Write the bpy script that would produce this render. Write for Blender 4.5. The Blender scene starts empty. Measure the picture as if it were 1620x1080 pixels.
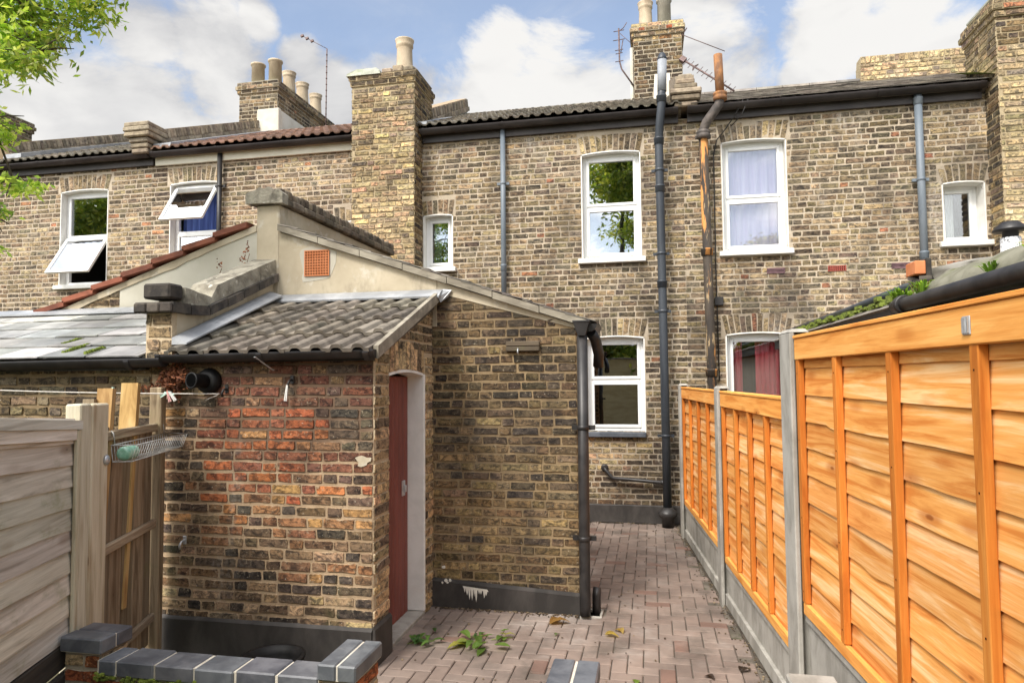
import bpy, math, random
from mathutils import Vector, Matrix, noise as mnoise
rnd = random.Random(7)
R = math.radians
SC = bpy.context.scene
COL = SC.collection

# ------------------------------------------------------------------ camera
yaw, pitch, roll = R(11.5), R(3.1), R(0.5)
fw = Vector((-math.sin(yaw) * math.cos(pitch), math.cos(yaw) * math.cos(pitch), math.sin(pitch)))
r0 = Vector((math.cos(yaw), math.sin(yaw), 0))
u0 = r0.cross(fw)
cr = math.cos(roll) * r0 - math.sin(roll) * u0
cu = math.sin(roll) * r0 + math.cos(roll) * u0
cam = bpy.data.cameras.new('camera')
cam.lens = 24.0
cam.sensor_width = 36.0
cam.clip_start = 0.05
cam.clip_end = 3000
camo = bpy.data.objects.new('camera', cam)
m = Matrix((cr, cu, -fw)).transposed().to_4x4()
m.translation = Vector((0, 0, 1.9))
camo.matrix_world = m
COL.objects.link(camo)
SC.camera = camo

# ------------------------------------------------------------------ light
SUN_DIR = Vector((-0.30, -0.62, 0.76)).normalized()      # towards the sun: behind the viewer, high
SKY_STRENGTH, CLOUD_STRENGTH, SUN_STRENGTH, EXPOSURE = 0.115, 0.82, 2.1, 1.04
elev = math.asin(SUN_DIR.z)
azim = math.atan2(SUN_DIR.x, SUN_DIR.y)
sl = bpy.data.lights.new('sun', 'SUN')
sl.energy = SUN_STRENGTH
sl.angle = R(17)
sl.color = (1.0, 0.95, 0.87)
so = bpy.data.objects.new('sun', sl)
so.rotation_euler = (-SUN_DIR).to_track_quat('-Z', 'Y').to_euler()
so.location = (-4, -10, 14)
COL.objects.link(so)


def ray(px, py):
    d = fw + cr * ((px - 810) / 1080.0) - cu * ((py - 540) / 1080.0)
    return d.normalized()


class NT:
    """small node-tree helper"""

    def __init__(self, tree):
        self.t = tree
        tree.nodes.clear()

    def n(self, typ, **kw):
        nd = self.t.nodes.new(typ)
        for k, v in kw.items():
            if hasattr(nd, k):
                setattr(nd, k, v)
            else:
                nd.inputs[k].default_value = v
        return nd

    def l(self, a, b):
        self.t.links.new(a, b)

    def noise(self, vec, scale, detail=5, rough=0.55, dist=0.0):
        nd = self.n('ShaderNodeTexNoise')
        nd.inputs['Scale'].default_value = scale
        nd.inputs['Detail'].default_value = detail
        nd.inputs['Roughness'].default_value = rough
        nd.inputs['Distortion'].default_value = dist
        if vec is not None:
            self.l(vec, nd.inputs['Vector'])
        return nd.outputs['Fac']

    def mapping(self, vec, scale=(1, 1, 1), rot=(0, 0, 0), loc=(0, 0, 0)):
        nd = self.n('ShaderNodeMapping')
        nd.inputs['Scale'].default_value = scale
        nd.inputs['Rotation'].default_value = rot
        nd.inputs['Location'].default_value = loc
        self.l(vec, nd.inputs['Vector'])
        return nd.outputs['Vector']

    def ramp(self, fac, a, b, lo=0.0, hi=1.0, smooth=True):
        nd = self.n('ShaderNodeMapRange')
        if smooth:
            nd.interpolation_type = 'SMOOTHSTEP'
        nd.inputs['From Min'].default_value = a
        nd.inputs['From Max'].default_value = b
        nd.inputs['To Min'].default_value = lo
        nd.inputs['To Max'].default_value = hi
        self.l(fac, nd.inputs['Value'])
        return nd.outputs['Result']

    def math(self, op, a, b=None, clamp=False):
        nd = self.n('ShaderNodeMath', operation=op)
        nd.use_clamp = clamp
        for i, v in enumerate((a, b)):
            if v is None:
                continue
            if isinstance(v, (int, float)):
                nd.inputs[i].default_value = v
            else:
                self.l(v, nd.inputs[i])
        return nd.outputs[0]

    def mix(self, fac, a, b, mode='MIX'):
        nd = self.n('ShaderNodeMix', data_type='RGBA', blend_type=mode)
        for i, v in ((0, fac), (6, a), (7, b)):
            if isinstance(v, (int, float)):
                nd.inputs[i].default_value = v
            elif isinstance(v, (tuple, list)):
                nd.inputs[i].default_value = (v[0], v[1], v[2], 1)
            else:
                self.l(v, nd.inputs[i])
        return nd.outputs[2]


# ------------------------------------------------------------------ world: blue sky with cumulus
world = bpy.data.worlds.new('World')
SC.world = world
world.use_nodes = True
T = NT(world.node_tree)
tc = T.n('ShaderNodeTexCoord')
D = tc.outputs['Generated']
sky = T.n('ShaderNodeTexSky')
sky.sky_type = 'NISHITA'
sky.sun_disc = False
sky.sun_elevation = elev
sky.sun_rotation = azim
sky.altitude = 50
sky.dust_density = 1.5
lobes = [(235, 60, 75), (330, 55, 85), (405, 30, 40), (130, 160, 95), (240, 175, 115), (345, 150, 65), (40, 180, 80),
         (480, 90, 40), (530, 140, 70), (610, 150, 80), (690, 140, 75), (790, 100, 75), (870, 130, 90), (760, 170, 90), (930, 160, 80),
         (1120, 50, 95), (1140, 130, 95), (1090, 20, 60), (1320, 40, 85), (1430, 40, 85), (1510, 60, 60), (1270, 130, 45), (1030, 130, 60)]
acc = None
for px, py, rad in lobes:
    d = ray(px, py)
    dot = T.n('ShaderNodeVectorMath', operation='DOT_PRODUCT')
    T.l(D, dot.inputs[0])
    dot.inputs[1].default_value = d
    ang = rad * 1.0 / 1250.0
    v = T.ramp(dot.outputs['Value'], math.cos(ang * 1.25), 1.0, 0, 1, smooth=False)
    acc = v if acc is None else T.math('MAXIMUM', acc, v)
mv = T.mapping(D, scale=(1, 1, 1.7))
n1 = T.noise(mv, 4.6, 12, 0.64, 0.35)
n2 = T.noise(mv, 2.2, 3, 0.5)
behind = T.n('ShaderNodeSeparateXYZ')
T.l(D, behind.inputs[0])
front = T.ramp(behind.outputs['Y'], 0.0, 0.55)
wild = T.math('MULTIPLY', T.math('SUBTRACT', 1.0, front), T.math('ADD', T.ramp(n2, 0.42, 0.60), -0.05))  # unseen clouds added behind the viewer
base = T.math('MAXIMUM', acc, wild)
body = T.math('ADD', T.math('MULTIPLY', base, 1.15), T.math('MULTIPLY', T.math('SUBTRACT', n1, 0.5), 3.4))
mask = T.ramp(body, 0.22, 0.92)
# thin veil near the horizon and faint cirrus
veil = T.ramp(T.noise(T.mapping(D, scale=(1, 1, 2.6), loc=(3, 1, 0)), 3.0, 8, 0.65, 0.6), 0.40, 0.85, 0.08, 0.5)
mask = T.math('MAXIMUM', mask, veil)
mask = T.math('MULTIPLY', mask, 0.97)
shade = T.noise(T.mapping(D, scale=(1, 1, 2.1), loc=(0, 0, 0.06)), 4.4, 6, 0.5, 0.3)
cc = T.mix(T.ramp(shade, 0.38, 0.56), (0.46, 0.46, 0.48), (0.90, 0.88, 0.845))
cc = T.mix(T.ramp(body, 0.3, 1.3), cc, T.mix(0.6, cc, (0.86, 0.845, 0.82)))
b1 = T.n('ShaderNodeBackground')
b1.inputs['Strength'].default_value = SKY_STRENGTH
hs = T.n('ShaderNodeHueSaturation')
hs.inputs['Saturation'].default_value = 0.86
T.l(sky.outputs[0], hs.inputs['Color'])
T.l(hs.outputs[0], b1.inputs['Color'])
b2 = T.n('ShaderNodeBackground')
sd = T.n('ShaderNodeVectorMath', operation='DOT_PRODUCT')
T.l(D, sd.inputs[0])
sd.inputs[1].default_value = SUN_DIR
fill_glow = T.ramp(sd.outputs['Value'], 0.30, 0.97, 1.0, 5.2)  # clouds brightened towards the sun, as added fill from behind the viewer
T.l(T.math('MULTIPLY', fill_glow, CLOUD_STRENGTH * 0.64), b2.inputs['Strength'])
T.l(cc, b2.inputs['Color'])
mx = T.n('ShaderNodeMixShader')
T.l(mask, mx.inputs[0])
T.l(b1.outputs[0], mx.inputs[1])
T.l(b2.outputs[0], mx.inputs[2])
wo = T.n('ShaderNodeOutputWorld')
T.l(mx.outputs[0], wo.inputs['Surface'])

SC.view_settings.view_transform = 'Standard'
SC.view_settings.look = 'None'
SC.view_settings.exposure = EXPOSURE
SC.view_settings.gamma = 1
SC.view_settings.use_curve_mapping = False


# ------------------------------------------------------------------ materials
def new_mat(name):
    mt = bpy.data.materials.new(name)
    mt.use_nodes = True
    return mt, NT(mt.node_tree)


def finish(t, color, rough=0.8, metal=0.0, spec=0.4, height=None, bump=0.2, dist=0.01):
    p = t.n('ShaderNodeBsdfPrincipled')
    if isinstance(color, (tuple, list)):
        p.inputs['Base Color'].default_value = (*color[:3], 1)
    else:
        t.l(color, p.inputs['Base Color'])
    if isinstance(rough, (int, float)):
        p.inputs['Roughness'].default_value = rough
    else:
        t.l(rough, p.inputs['Roughness'])
    p.inputs['Metallic'].default_value = metal
    p.inputs['Specular IOR Level'].default_value = spec
    if height is not None:
        b = t.n('ShaderNodeBump')
        b.inputs['Strength'].default_value = bump
        b.inputs['Distance'].default_value = dist
        t.l(height, b.inputs['Height'])
        t.l(b.outputs['Normal'], p.inputs['Normal'])
    o = t.n('ShaderNodeOutputMaterial')
    t.l(p.outputs[0], o.inputs['Surface'])
    return p


def mat(name, c1, c2, scale=(4, 4, 4), detail=6, lo=0.35, hi=0.65, rough=0.8, bump=0.25, bscale=35, attr=False,
        metal=0.0, spec=0.4, spots=None, spots2=None, dist=0.006):
    """two-tone noise material; spots = (colour, scale, lo, hi, amount)"""
    mt, t = new_mat(name)
    tcn = t.n('ShaderNodeTexCoord')
    oi = t.n('ShaderNodeObjectInfo')
    off = t.n('ShaderNodeVectorMath', operation='MULTIPLY_ADD')
    comb = t.n('ShaderNodeCombineXYZ')
    for i in range(3):
        t.l(oi.outputs['Random'], comb.inputs[i])
    t.l(comb.outputs[0], off.inputs[0])
    off.inputs[1].default_value = (17.3, 11.1, 23.7)
    t.l(tcn.outputs['Object'], off.inputs[2])
    O = off.outputs[0]
    v = t.mapping(O, scale=scale)
    nz = t.noise(v, 1.0, detail, 0.6, 0.3)
    c = t.mix(t.ramp(nz, lo, hi), c1, c2)
    if attr:
        a = t.n('ShaderNodeAttribute')
        a.attribute_name = 'Col'
        c = t.mix(1.0, c, a.outputs['Color'], 'MULTIPLY')
    for s in (spots, spots2):
        if s:
            sc = s[1] if isinstance(s[1], tuple) else (s[1],) * 3
            f = t.ramp(t.noise(t.mapping(O, scale=sc, loc=(5, 2, 9)), 1.0, 6, 0.65, 0.2), s[2], s[3], 0, s[4])
            c = t.mix(f, c, s[0])
    hv = t.noise(O, bscale, 4, 0.6)
    h = t.math('ADD', t.math('MULTIPLY', nz, 0.5), t.math('MULTIPLY', hv, 0.5))
    finish(t, c, rough, metal, spec, h, bump, dist)
    return mt


def brick_mat(name, mortar, mortar2, soot=0.5, efflo=0.3, smear=1.5, moss=0.0, soot_col=(0.028, 0.023, 0.02), soot_lo=0.48, stain=None):
    mt, t = new_mat(name)
    tcn = t.n('ShaderNodeTexCoord')
    O = tcn.outputs['Object']
    a = t.n('ShaderNodeAttribute')
    a.attribute_name = 'Col'
    n_edge = t.noise(O, 34, 6, 0.72, 0.5)
    n_mid = t.noise(O, 11, 6, 0.68, 0.4)
    e = t.math('ADD', a.outputs['Alpha'], t.math('MULTIPLY', t.math('SUBTRACT', n_edge, 0.5), smear))
    e = t.math('ADD', e, t.math('MULTIPLY', t.math('SUBTRACT', n_mid, 0.5), smear))
    fac = t.ramp(e, 0.33, 0.6)
    tex = t.noise(t.mapping(O, scale=(1, 1, 1.6)), 36, 8, 0.78, 0.6)
    face = t.mix(t.ramp(tex, 0.28, 0.72), (0.55, 0.54, 0.53), (1.40, 1.39, 1.36))
    crust = t.ramp(t.noise(t.mapping(O, scale=(1, 1, 1.5), loc=(4, 4, 4)), 15, 9, 0.74, 0.8), 0.43, 0.60)
    two = t.mix(crust, (1.62, 1.52, 1.34), (0.40, 0.40, 0.42))
    face = t.mix(1.0, two, face, 'MULTIPLY')
    face = t.mix(1.0, a.outputs['Color'], face, 'MULTIPLY')
    face = t.mix(t.ramp(t.noise(O, 21, 5, 0.7, 0.3), 0.53, 0.72, 0, 0.5), face, (0.05, 0.04, 0.032))
    pale = t.ramp(t.noise(O, 48, 5, 0.7), 0.57, 0.72, 0, 0.6)
    face = t.mix(pale, face, (0.48, 0.40, 0.28))
    mc = t.mix(t.ramp(t.noise(O, 3.1, 5, 0.6), 0.35, 0.65), mortar, mortar2)
    mc = t.mix(t.ramp(t.noise(O, 70, 4, 0.65), 0.4, 0.85, 0, 0.6), mc, (mortar[0] * .45, mortar[1] * .42, mortar[2] * .38))
    if stain:
        # grime with a blotchy outline: (centre, radii, colour, amount)
        (scx, scz), (srx, srz), scol, samt = stain
        sx = t.n('ShaderNodeSeparateXYZ')
        t.l(O, sx.inputs[0])
        dx = t.math('DIVIDE', t.math('SUBTRACT', sx.outputs['X'], scx), srx)
        dz = t.math('DIVIDE', t.math('SUBTRACT', sx.outputs['Z'], scz), srz)
        rr = t.math('ADD', t.math('MULTIPLY', dx, dx), t.math('MULTIPLY', dz, dz))
        rr = t.math('ADD', rr, t.math('MULTIPLY', t.math('SUBTRACT', t.noise(O, 4.5, 7, 0.68), 0.5), 1.6))
        mc = t.mix(t.ramp(rr, 0.55, 1.15, samt, 0.0), mc, scol)
    c = t.mix(fac, mc, face)
    big = t.noise(t.mapping(O, scale=(0.9, 0.9, 0.55), loc=(3, 0, 1)), 1.1, 7, 0.62, 0.5)
    c = t.mix(t.ramp(big, soot_lo, soot_lo + 0.22, 0, soot), c, soot_col)
    ef = t.noise(t.mapping(O, scale=(1.3, 1.3, 0.5), loc=(7, 3, 2)), 1.4, 7, 0.66, 0.4)
    ef2 = t.noise(O, 26, 4, 0.6)
    ff = t.math('MULTIPLY', t.ramp(ef, 0.55, 0.72, 0, efflo), t.ramp(ef2, 0.36, 0.62))
    c = t.mix(ff, c, (0.52, 0.47, 0.40))
    if moss:
        mo = t.noise(t.mapping(O, scale=(2.2, 2.2, 0.7)), 1.6, 6, 0.65)
        c = t.mix(t.ramp(mo, 0.56, 0.7, 0, moss), c, (0.10, 0.10, 0.04))
    fleck = t.ramp(t.noise(t.mapping(O, loc=(9, 9, 9)), 55, 2, 0.5), 0.745, 0.77)
    c = t.mix(t.math('MULTIPLY', fleck, 0.6), c, (0.66, 0.60, 0.50))
    h = t.math('ADD', t.math('MULTIPLY', fac, 0.45), t.math('MULTIPLY', tex, 0.55))
    finish(t, c, 0.92, 0, 0.2, h, 0.75, 0.012)
    return mt


def wood_mat(name, dark, mid, light, along='X', rough=0.75, knots=True, moss=0.0, attr=True, spec=0.3, gs=1.0):
    mt, t = new_mat(name)
    tcn = t.n('ShaderNodeTexCoord')
    oi = t.n('ShaderNodeObjectInfo')
    comb = t.n('ShaderNodeCombineXYZ')
    for i in range(3):
        t.l(oi.outputs['Random'], comb.inputs[i])
    off = t.n('ShaderNodeVectorMath', operation='MULTIPLY_ADD')
    t.l(comb.outputs[0], off.inputs[0])
    off.inputs[1].default_value = (31.7, 13.1, 17.9)
    t.l(tcn.outputs['Object'], off.inputs[2])
    a = t.n('ShaderNodeAttribute')
    a.attribute_name = 'Col'
    shift = t.n('ShaderNodeVectorMath', operation='MULTIPLY_ADD')   # each board has its own grain
    al = t.n('ShaderNodeCombineXYZ')
    t.l(a.outputs['Alpha'], al.inputs[0]); t.l(a.outputs['Alpha'], al.inputs[1]); t.l(a.outputs['Alpha'], al.inputs[2])
    t.l(al.outputs[0], shift.inputs[0])
    shift.inputs[1].default_value = (9.0, 5.0, 7.0)
    t.l(off.outputs[0], shift.inputs[2])
    O = shift.outputs[0]
    s = (1.1, 14, 18) if along == 'X' else (14, 14, 1.3)
    s2 = (3.6, 75, 110) if along == 'X' else (70, 70, 4.5)
    g1 = t.noise(t.mapping(O, scale=tuple(q * gs for q in s)), 1.0, 7, 0.62, 0.9)
    g2 = t.noise(t.mapping(O, scale=tuple(q * gs for q in s2)), 1.0, 4, 0.65, 0.4)
    c = t.mix(t.ramp(g1, 0.34, 0.50), dark, mid)
    c = t.mix(t.ramp(g1, 0.48, 0.66), c, light)
    c = t.mix(t.ramp(g2, 0.42, 0.68, 0.0, 0.32), c, dark)
    if knots:
        vo = t.n('ShaderNodeTexVoronoi')
        vo.inputs['Scale'].default_value = 1.0
        ks = (2.6, 4, 7.5) if along == 'X' else (7.5, 7.5, 2.0)
        wob = t.noise(O, 6, 3, 0.6)
        t.l(t.mapping(O, scale=ks), vo.inputs['Vector'])
        kd = t.math('ADD', vo.outputs['Distance'], t.math('MULTIPLY', t.math('SUBTRACT', wob, 0.5), 0.16))
        c = t.mix(t.ramp(kd, 0.08, 0.30, 0.65, 0.0), c, (dark[0] * .8, dark[1] * .68, dark[2] * .6))
        c = t.mix(t.ramp(kd, 0.02, 0.075, 0.85, 0.0), c, (dark[0] * .45, dark[1] * .36, dark[2] * .34))
    if attr:
        c = t.mix(1.0, c, a.outputs['Color'], 'MULTIPLY')
    if moss:
        mo = t.noise(t.mapping(tcn.outputs['Object'], scale=(2.0, 2.0, 3.0)), 1.4, 6, 0.65)
        c = t.mix(t.ramp(mo, 0.56, 0.72, 0, moss), c, (0.16, 0.18, 0.05))
    h = t.math('ADD', t.math('MULTIPLY', g1, 0.4), t.math('MULTIPLY', g2, 0.6))
    finish(t, c, rough, 0, spec, h, 0.35, 0.004)
    return mt


def glass_mat(name, tint=(0.75, 0.8, 0.8), refl=0.26):
    mt, t = new_mat(name)
    tr = t.n('ShaderNodeBsdfTransparent')
    tr.inputs[0].default_value = (*tint, 1)
    gl = t.n('ShaderNodeBsdfGlossy')
    gl.inputs['Color'].default_value = (0.95, 0.97, 1.0, 1)
    gl.inputs['Roughness'].default_value = 0.012
    tcn = t.n('ShaderNodeTexCoord')
    b = t.n('ShaderNodeBump')
    b.inputs['Strength'].default_value = 0.05
    b.inputs['Distance'].default_value = 0.02
    t.l(t.noise(tcn.outputs['Object'], 2.2, 2, 0.5), b.inputs['Height'])
    t.l(b.outputs[0], gl.inputs['Normal'])
    lw = t.n('ShaderNodeLayerWeight')
    lw.inputs['Blend'].default_value = 0.25
    f = t.math('ADD', t.math('MULTIPLY', lw.outputs['Fresnel'], 0.7), refl, clamp=True)
    mx_ = t.n('ShaderNodeMixShader')
    t.l(f, mx_.inputs[0])
    t.l(tr.outputs[0], mx_.inputs[1])
    t.l(gl.outputs[0], mx_.inputs[2])
    o = t.n('ShaderNodeOutputMaterial')
    t.l(mx_.outputs[0], o.inputs['Surface'])
    return mt


def leaf_mat(name, attr=True):
    mt, t = new_mat(name)
    a = t.n('ShaderNodeAttribute')
    a.attribute_name = 'Col'
    d = t.n('ShaderNodeBsdfPrincipled')
    t.l(a.outputs['Color'], d.inputs['Base Color'])
    d.inputs['Roughness'].default_value = 0.45
    tl = t.n('ShaderNodeBsdfTranslucent')
    c2 = t.mix(1.0, a.outputs['Color'], (1.5, 1.6, 0.7), 'MULTIPLY')
    t.l(c2, tl.inputs['Color'])
    mx_ = t.n('ShaderNodeMixShader')
    mx_.inputs[0].default_value = 0.5
    t.l(d.outputs[0], mx_.inputs[1])
    t.l(tl.outputs[0], mx_.inputs[2])
    o = t.n('ShaderNodeOutputMaterial')
    t.l(mx_.outputs[0], o.inputs['Surface'])
    return mt


MT = {}
MT['brick_main'] = brick_mat('stock_brick', (0.52, 0.435, 0.325), (0.42, 0.35, 0.26), soot=0.55, efflo=0.65, smear=2.2, soot_lo=0.46)
MT['brick_left'] = brick_mat('stock_brick_pale_joints', (0.54, 0.455, 0.345), (0.46, 0.38, 0.285), soot=0.28, efflo=0.3, smear=1.9)
MT['brick_breast'] = brick_mat('yellow_stock_brick', (0.44, 0.36, 0.23), (0.36, 0.28, 0.17), soot=0.25, efflo=0.35, smear=1.9, soot_lo=0.5)
MT['brick_return'] = brick_mat('dark_stock_brick', (0.33, 0.24, 0.135), (0.24, 0.175, 0.10), soot=0.55, efflo=0.2, smear=1.9, soot_lo=0.46)
MT['brick_front'] = brick_mat('red_and_brown_brick', (0.46, 0.34, 0.22), (0.33, 0.235, 0.145), soot=0.6, efflo=0.45, smear=2.3, moss=0.3, soot_col=(0.035, 0.022, 0.016), soot_lo=0.5, stain=((.15, 1.85), (.95, .55), (0.12, 0.075, 0.05), 0.85))
MT['brick_side'] = brick_mat('lit_stock_brick', (0.58, 0.47, 0.32), (0.48, 0.37, 0.24), soot=0.1, efflo=0.3, smear=1.7)  # paler stock brick: light on the door side put into the colour
MT['brick_stack'] = brick_mat('chimney_brick', (0.42, 0.36, 0.27), (0.34, 0.29, 0.21), soot=0.4, efflo=0.2, smear=1.2)
MT['brick_low'] = brick_mat('garden_wall_brick', (0.40, 0.34, 0.25), (0.3, 0.26, 0.18), soot=0.3, efflo=0.2, smear=1.2, moss=0.8)
MT['render'] = mat('sand_cement_render', (0.40, 0.335, 0.235), (0.52, 0.45, 0.33), (2.2, 2.2, 2.2), 8, 0.3, 0.7, 0.95, 0.3, 60,
                   spots=((0.19, 0.16, 0.115), (3.5, 3.5, 1.5), 0.50, 0.72, 0.7), spots2=((0.60, 0.57, 0.49), 5.1, 0.55, 0.68, 0.6))
MT['pale_render'] = mat('pale_grey_render', (0.44, 0.41, 0.33), (0.53, 0.50, 0.42), (2, 2, 2), 7, 0.3, 0.7, 0.95, 0.25, 70,
                        spots=((0.22, 0.20, 0.16), (1.6, 1.6, 1.2), 0.58, 0.75, 0.5))
MT['white_render'] = mat('white_stack_render', (0.55, 0.51, 0.42), (0.66, 0.63, 0.55), (3, 3, 3), 6, rough=0.95,
                         spots=((0.3, 0.26, 0.2), 3.0, 0.6, 0.78, 0.5))
MT['coping'] = mat('lichened_cement', (0.17, 0.15, 0.115), (0.36, 0.33, 0.26), (9, 9, 9), 9, 0.3, 0.7, 0.97, 0.9, 40,
                   spots=((0.60, 0.57, 0.48), 16, 0.60, 0.68, 0.8), spots2=((0.05, 0.045, 0.035), 5, 0.56, 0.7, 0.7), dist=0.02)
MT['dark_brick'] = mat('sooty_brick', (0.045, 0.04, 0.036), (0.12, 0.10, 0.08), (9, 9, 9), 7, rough=0.95, bump=0.6, attr=True,
                       spots=((0.30, 0.26, 0.20), 7, 0.60, 0.75, 0.5))
MT['mid_brick'] = mat('weathered_coping_brick', (0.19, 0.15, 0.11), (0.33, 0.27, 0.19), (12, 12, 12), 7, rough=0.95, bump=0.6, attr=True,
                      spots=((0.05, 0.045, 0.04), 9, 0.55, 0.7, 0.7), spots2=((0.40, 0.37, 0.30), 8, 0.62, 0.75, 0.5))
MT['bitumen'] = mat('black_bitumen_paint', (0.026, 0.023, 0.021), (0.060, 0.053, 0.048), (4, 4, 2), 7, rough=0.65, bump=0.3, bscale=45,
                    spots=((0.10, 0.085, 0.07), (6, 6, 2.5), 0.6, 0.78, 0.5), spots2=((0.5, 0.46, 0.4), 22, 0.72, 0.76, 0.6))
MT['black_pvc'] = mat('black_plastic', (0.016, 0.015, 0.015), (0.034, 0.031, 0.030), (5, 5, 5), 5, rough=0.42, bump=0.08,
                      spots=((0.07, 0.06, 0.05), 6, 0.58, 0.8, 0.5))
MT['brown_gutter'] = mat('dark_brown_gutter', (0.032, 0.026, 0.024), (0.060, 0.050, 0.046), (2, 4, 4), 5, rough=0.5, bump=0.1,
                         spots=((0.12, 0.10, 0.085), 5, 0.6, 0.82, 0.5))
MT['grey_pipe'] = mat('blue_grey_paint', (0.13, 0.155, 0.18), (0.19, 0.215, 0.24), (5, 5, 1.2), 5, rough=0.5, bump=0.1,
                      spots=((0.06, 0.065, 0.07), (9, 9, 2), 0.58, 0.8, 0.5))
MT['soil_pipe'] = mat('charcoal_plastic_pipe', (0.028, 0.033, 0.041), (0.050, 0.057, 0.067), (4, 4, 0.8), 5, rough=0.42, bump=0.08,
                      spots=((0.13, 0.135, 0.14), (7, 7, 1.2), 0.58, 0.8, 0.4))
MT['pale_pipe'] = mat('weathered_vent_pipe', (0.22, 0.235, 0.255), (0.32, 0.335, 0.36), (4, 4, 1.2), 5, rough=0.5, bump=0.08)
MT['rust_pipe'] = mat('rusting_iron_pipe', (0.028, 0.022, 0.018), (0.055, 0.042, 0.03), (6, 6, 2.2), 7, rough=0.8, bump=0.5,
                      spots=((0.50, 0.22, 0.06), (9, 9, 1.3), 0.54, 0.60, 0.95), spots2=((0.42, 0.30, 0.16), (14, 14, 3), 0.6, 0.66, 0.7))
MT['rust_stub'] = mat('orange_rust', (0.17, 0.085, 0.045), (0.36, 0.16, 0.055), (10, 10, 4), 7, rough=0.85, bump=0.4,
                      spots=((0.40, 0.32, 0.25), 9, 0.58, 0.7, 0.6))
MT['iron'] = mat('cast_iron', (0.07, 0.06, 0.055), (0.15, 0.125, 0.11), (8, 8, 8), 6, rough=0.75, bump=0.3,
                 spots=((0.30, 0.22, 0.15), 10, 0.58, 0.7, 0.6))
MT['upvc'] = mat('white_upvc', (0.74, 0.74, 0.72), (0.80, 0.80, 0.78), (3, 3, 3), 4, rough=0.35, bump=0.03,
                 spots=((0.55, 0.53, 0.48), (3, 3, 6), 0.66, 0.85, 0.4))
MT['white_paint'] = mat('white_masonry_paint', (0.70, 0.685, 0.64), (0.80, 0.785, 0.74), (5, 5, 5), 6, rough=0.8, bump=0.25, bscale=25,
                        spots=((0.42, 0.37, 0.30), (9, 9, 5), 0.66, 0.8, 0.6))
MT['old_paint'] = mat('flaking_white_paint', (0.62, 0.60, 0.55), (0.75, 0.73, 0.68), (5, 5, 5), 6, rough=0.8, bump=0.4, bscale=25,
                      spots=((0.20, 0.16, 0.12), (7, 7, 7), 0.62, 0.7, 0.8))
MT['slate_sill'] = mat('grey_painted_sill', (0.06, 0.07, 0.085), (0.11, 0.12, 0.14), (8, 8, 8), 5, rough=0.6, bump=0.2)
MT['glass'] = glass_mat('window_glass', refl=0.30)
MT['glass_dim'] = glass_mat('window_glass_clear', (0.92, 0.94, 0.93), 0.12)
MT['interior'] = mat('unlit_room', (0.05, 0.045, 0.04), (0.07, 0.06, 0.055), rough=0.95, bump=0)  # darkness of the rooms put into the wall colour
MT['frosted'] = mat('frosted_glass', (0.50, 0.56, 0.53), (0.58, 0.63, 0.60), (8, 8, 3), 5, rough=0.12, bump=0.1, bscale=90, spec=0.8)
MT['bright_glass'] = mat('sky_lit_glass', (0.62, 0.65, 0.68), (0.72, 0.74, 0.76), (1.5, 1.5, 1.5), 3, rough=0.06, bump=0.0, spec=1.0)
for nm, a_, b_ in (('pink', (0.70, 0.60, 0.80), (0.80, 0.72, 0.88)), ('red', (0.55, 0.06, 0.09), (0.68, 0.13, 0.17)), ('blue', (0.03, 0.05, 0.17), (0.06, 0.10, 0.28)),
                   ('net', (0.60, 0.60, 0.60), (0.70, 0.70, 0.70))):
    MT['cloth_' + nm] = mat(nm + '_curtain', a_, b_, (20, 20, 1), 4, rough=0.95, bump=0.1)
MT['grey_tile'] = mat('grey_concrete_tile', (0.105, 0.088, 0.068), (0.20, 0.172, 0.135), (7, 7, 7), 8, rough=0.93, bump=0.5, bscale=60, attr=True,
                      spots=((0.035, 0.035, 0.022), 4, 0.56, 0.7, 0.7), spots2=((0.27, 0.25, 0.21), 20, 0.62, 0.72, 0.6))
MT['house_tile'] = mat('mottled_concrete_tile', (0.11, 0.095, 0.075), (0.23, 0.20, 0.155), (9, 9, 9), 8, rough=0.93, bump=0.5, attr=True,
                       spots=((0.42, 0.39, 0.32), 24, 0.58, 0.68, 0.8), spots2=((0.03, 0.028, 0.024), 10, 0.56, 0.68, 0.8))
MT['red_tile'] = mat('red_brown_tile', (0.17, 0.10, 0.07), (0.28, 0.165, 0.115), (9, 9, 9), 7, rough=0.9, bump=0.5, attr=True,
                     spots=((0.07, 0.055, 0.045), 6, 0.52, 0.68, 0.7), spots2=((0.40, 0.33, 0.27), 18, 0.62, 0.7, 0.6))
MT['verge_tile'] = mat('red_clay_verge', (0.14, 0.042, 0.022), (0.24, 0.075, 0.04), (5, 9, 9), 6, rough=0.75, bump=0.3, attr=True)
MT['slate'] = mat('grey_slate', (0.30, 0.295, 0.275), (0.46, 0.45, 0.42), (5, 5, 5), 8, rough=0.42, bump=0.4, bscale=35, attr=True,
                  spots=((0.11, 0.105, 0.095), 3, 0.55, 0.75, 0.6), spots2=((0.30, 0.16, 0.10), 17, 0.70, 0.75, 0.7))
MT['dark_slate'] = mat('weathered_roof_slate', (0.15, 0.13, 0.11), (0.27, 0.24, 0.20), (6, 6, 6), 8, rough=0.75, bump=0.4, attr=True,
                       spots=((0.33, 0.29, 0.22), 12, 0.58, 0.7, 0.6))
MT['lead'] = mat('lead_flashing', (0.27, 0.28, 0.295), (0.42, 0.43, 0.44), (4, 4, 4), 6, rough=0.45, bump=0.3, bscale=14, metal=0.25,
                 spots=((0.16, 0.16, 0.165), 6, 0.58, 0.75, 0.6))
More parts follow.
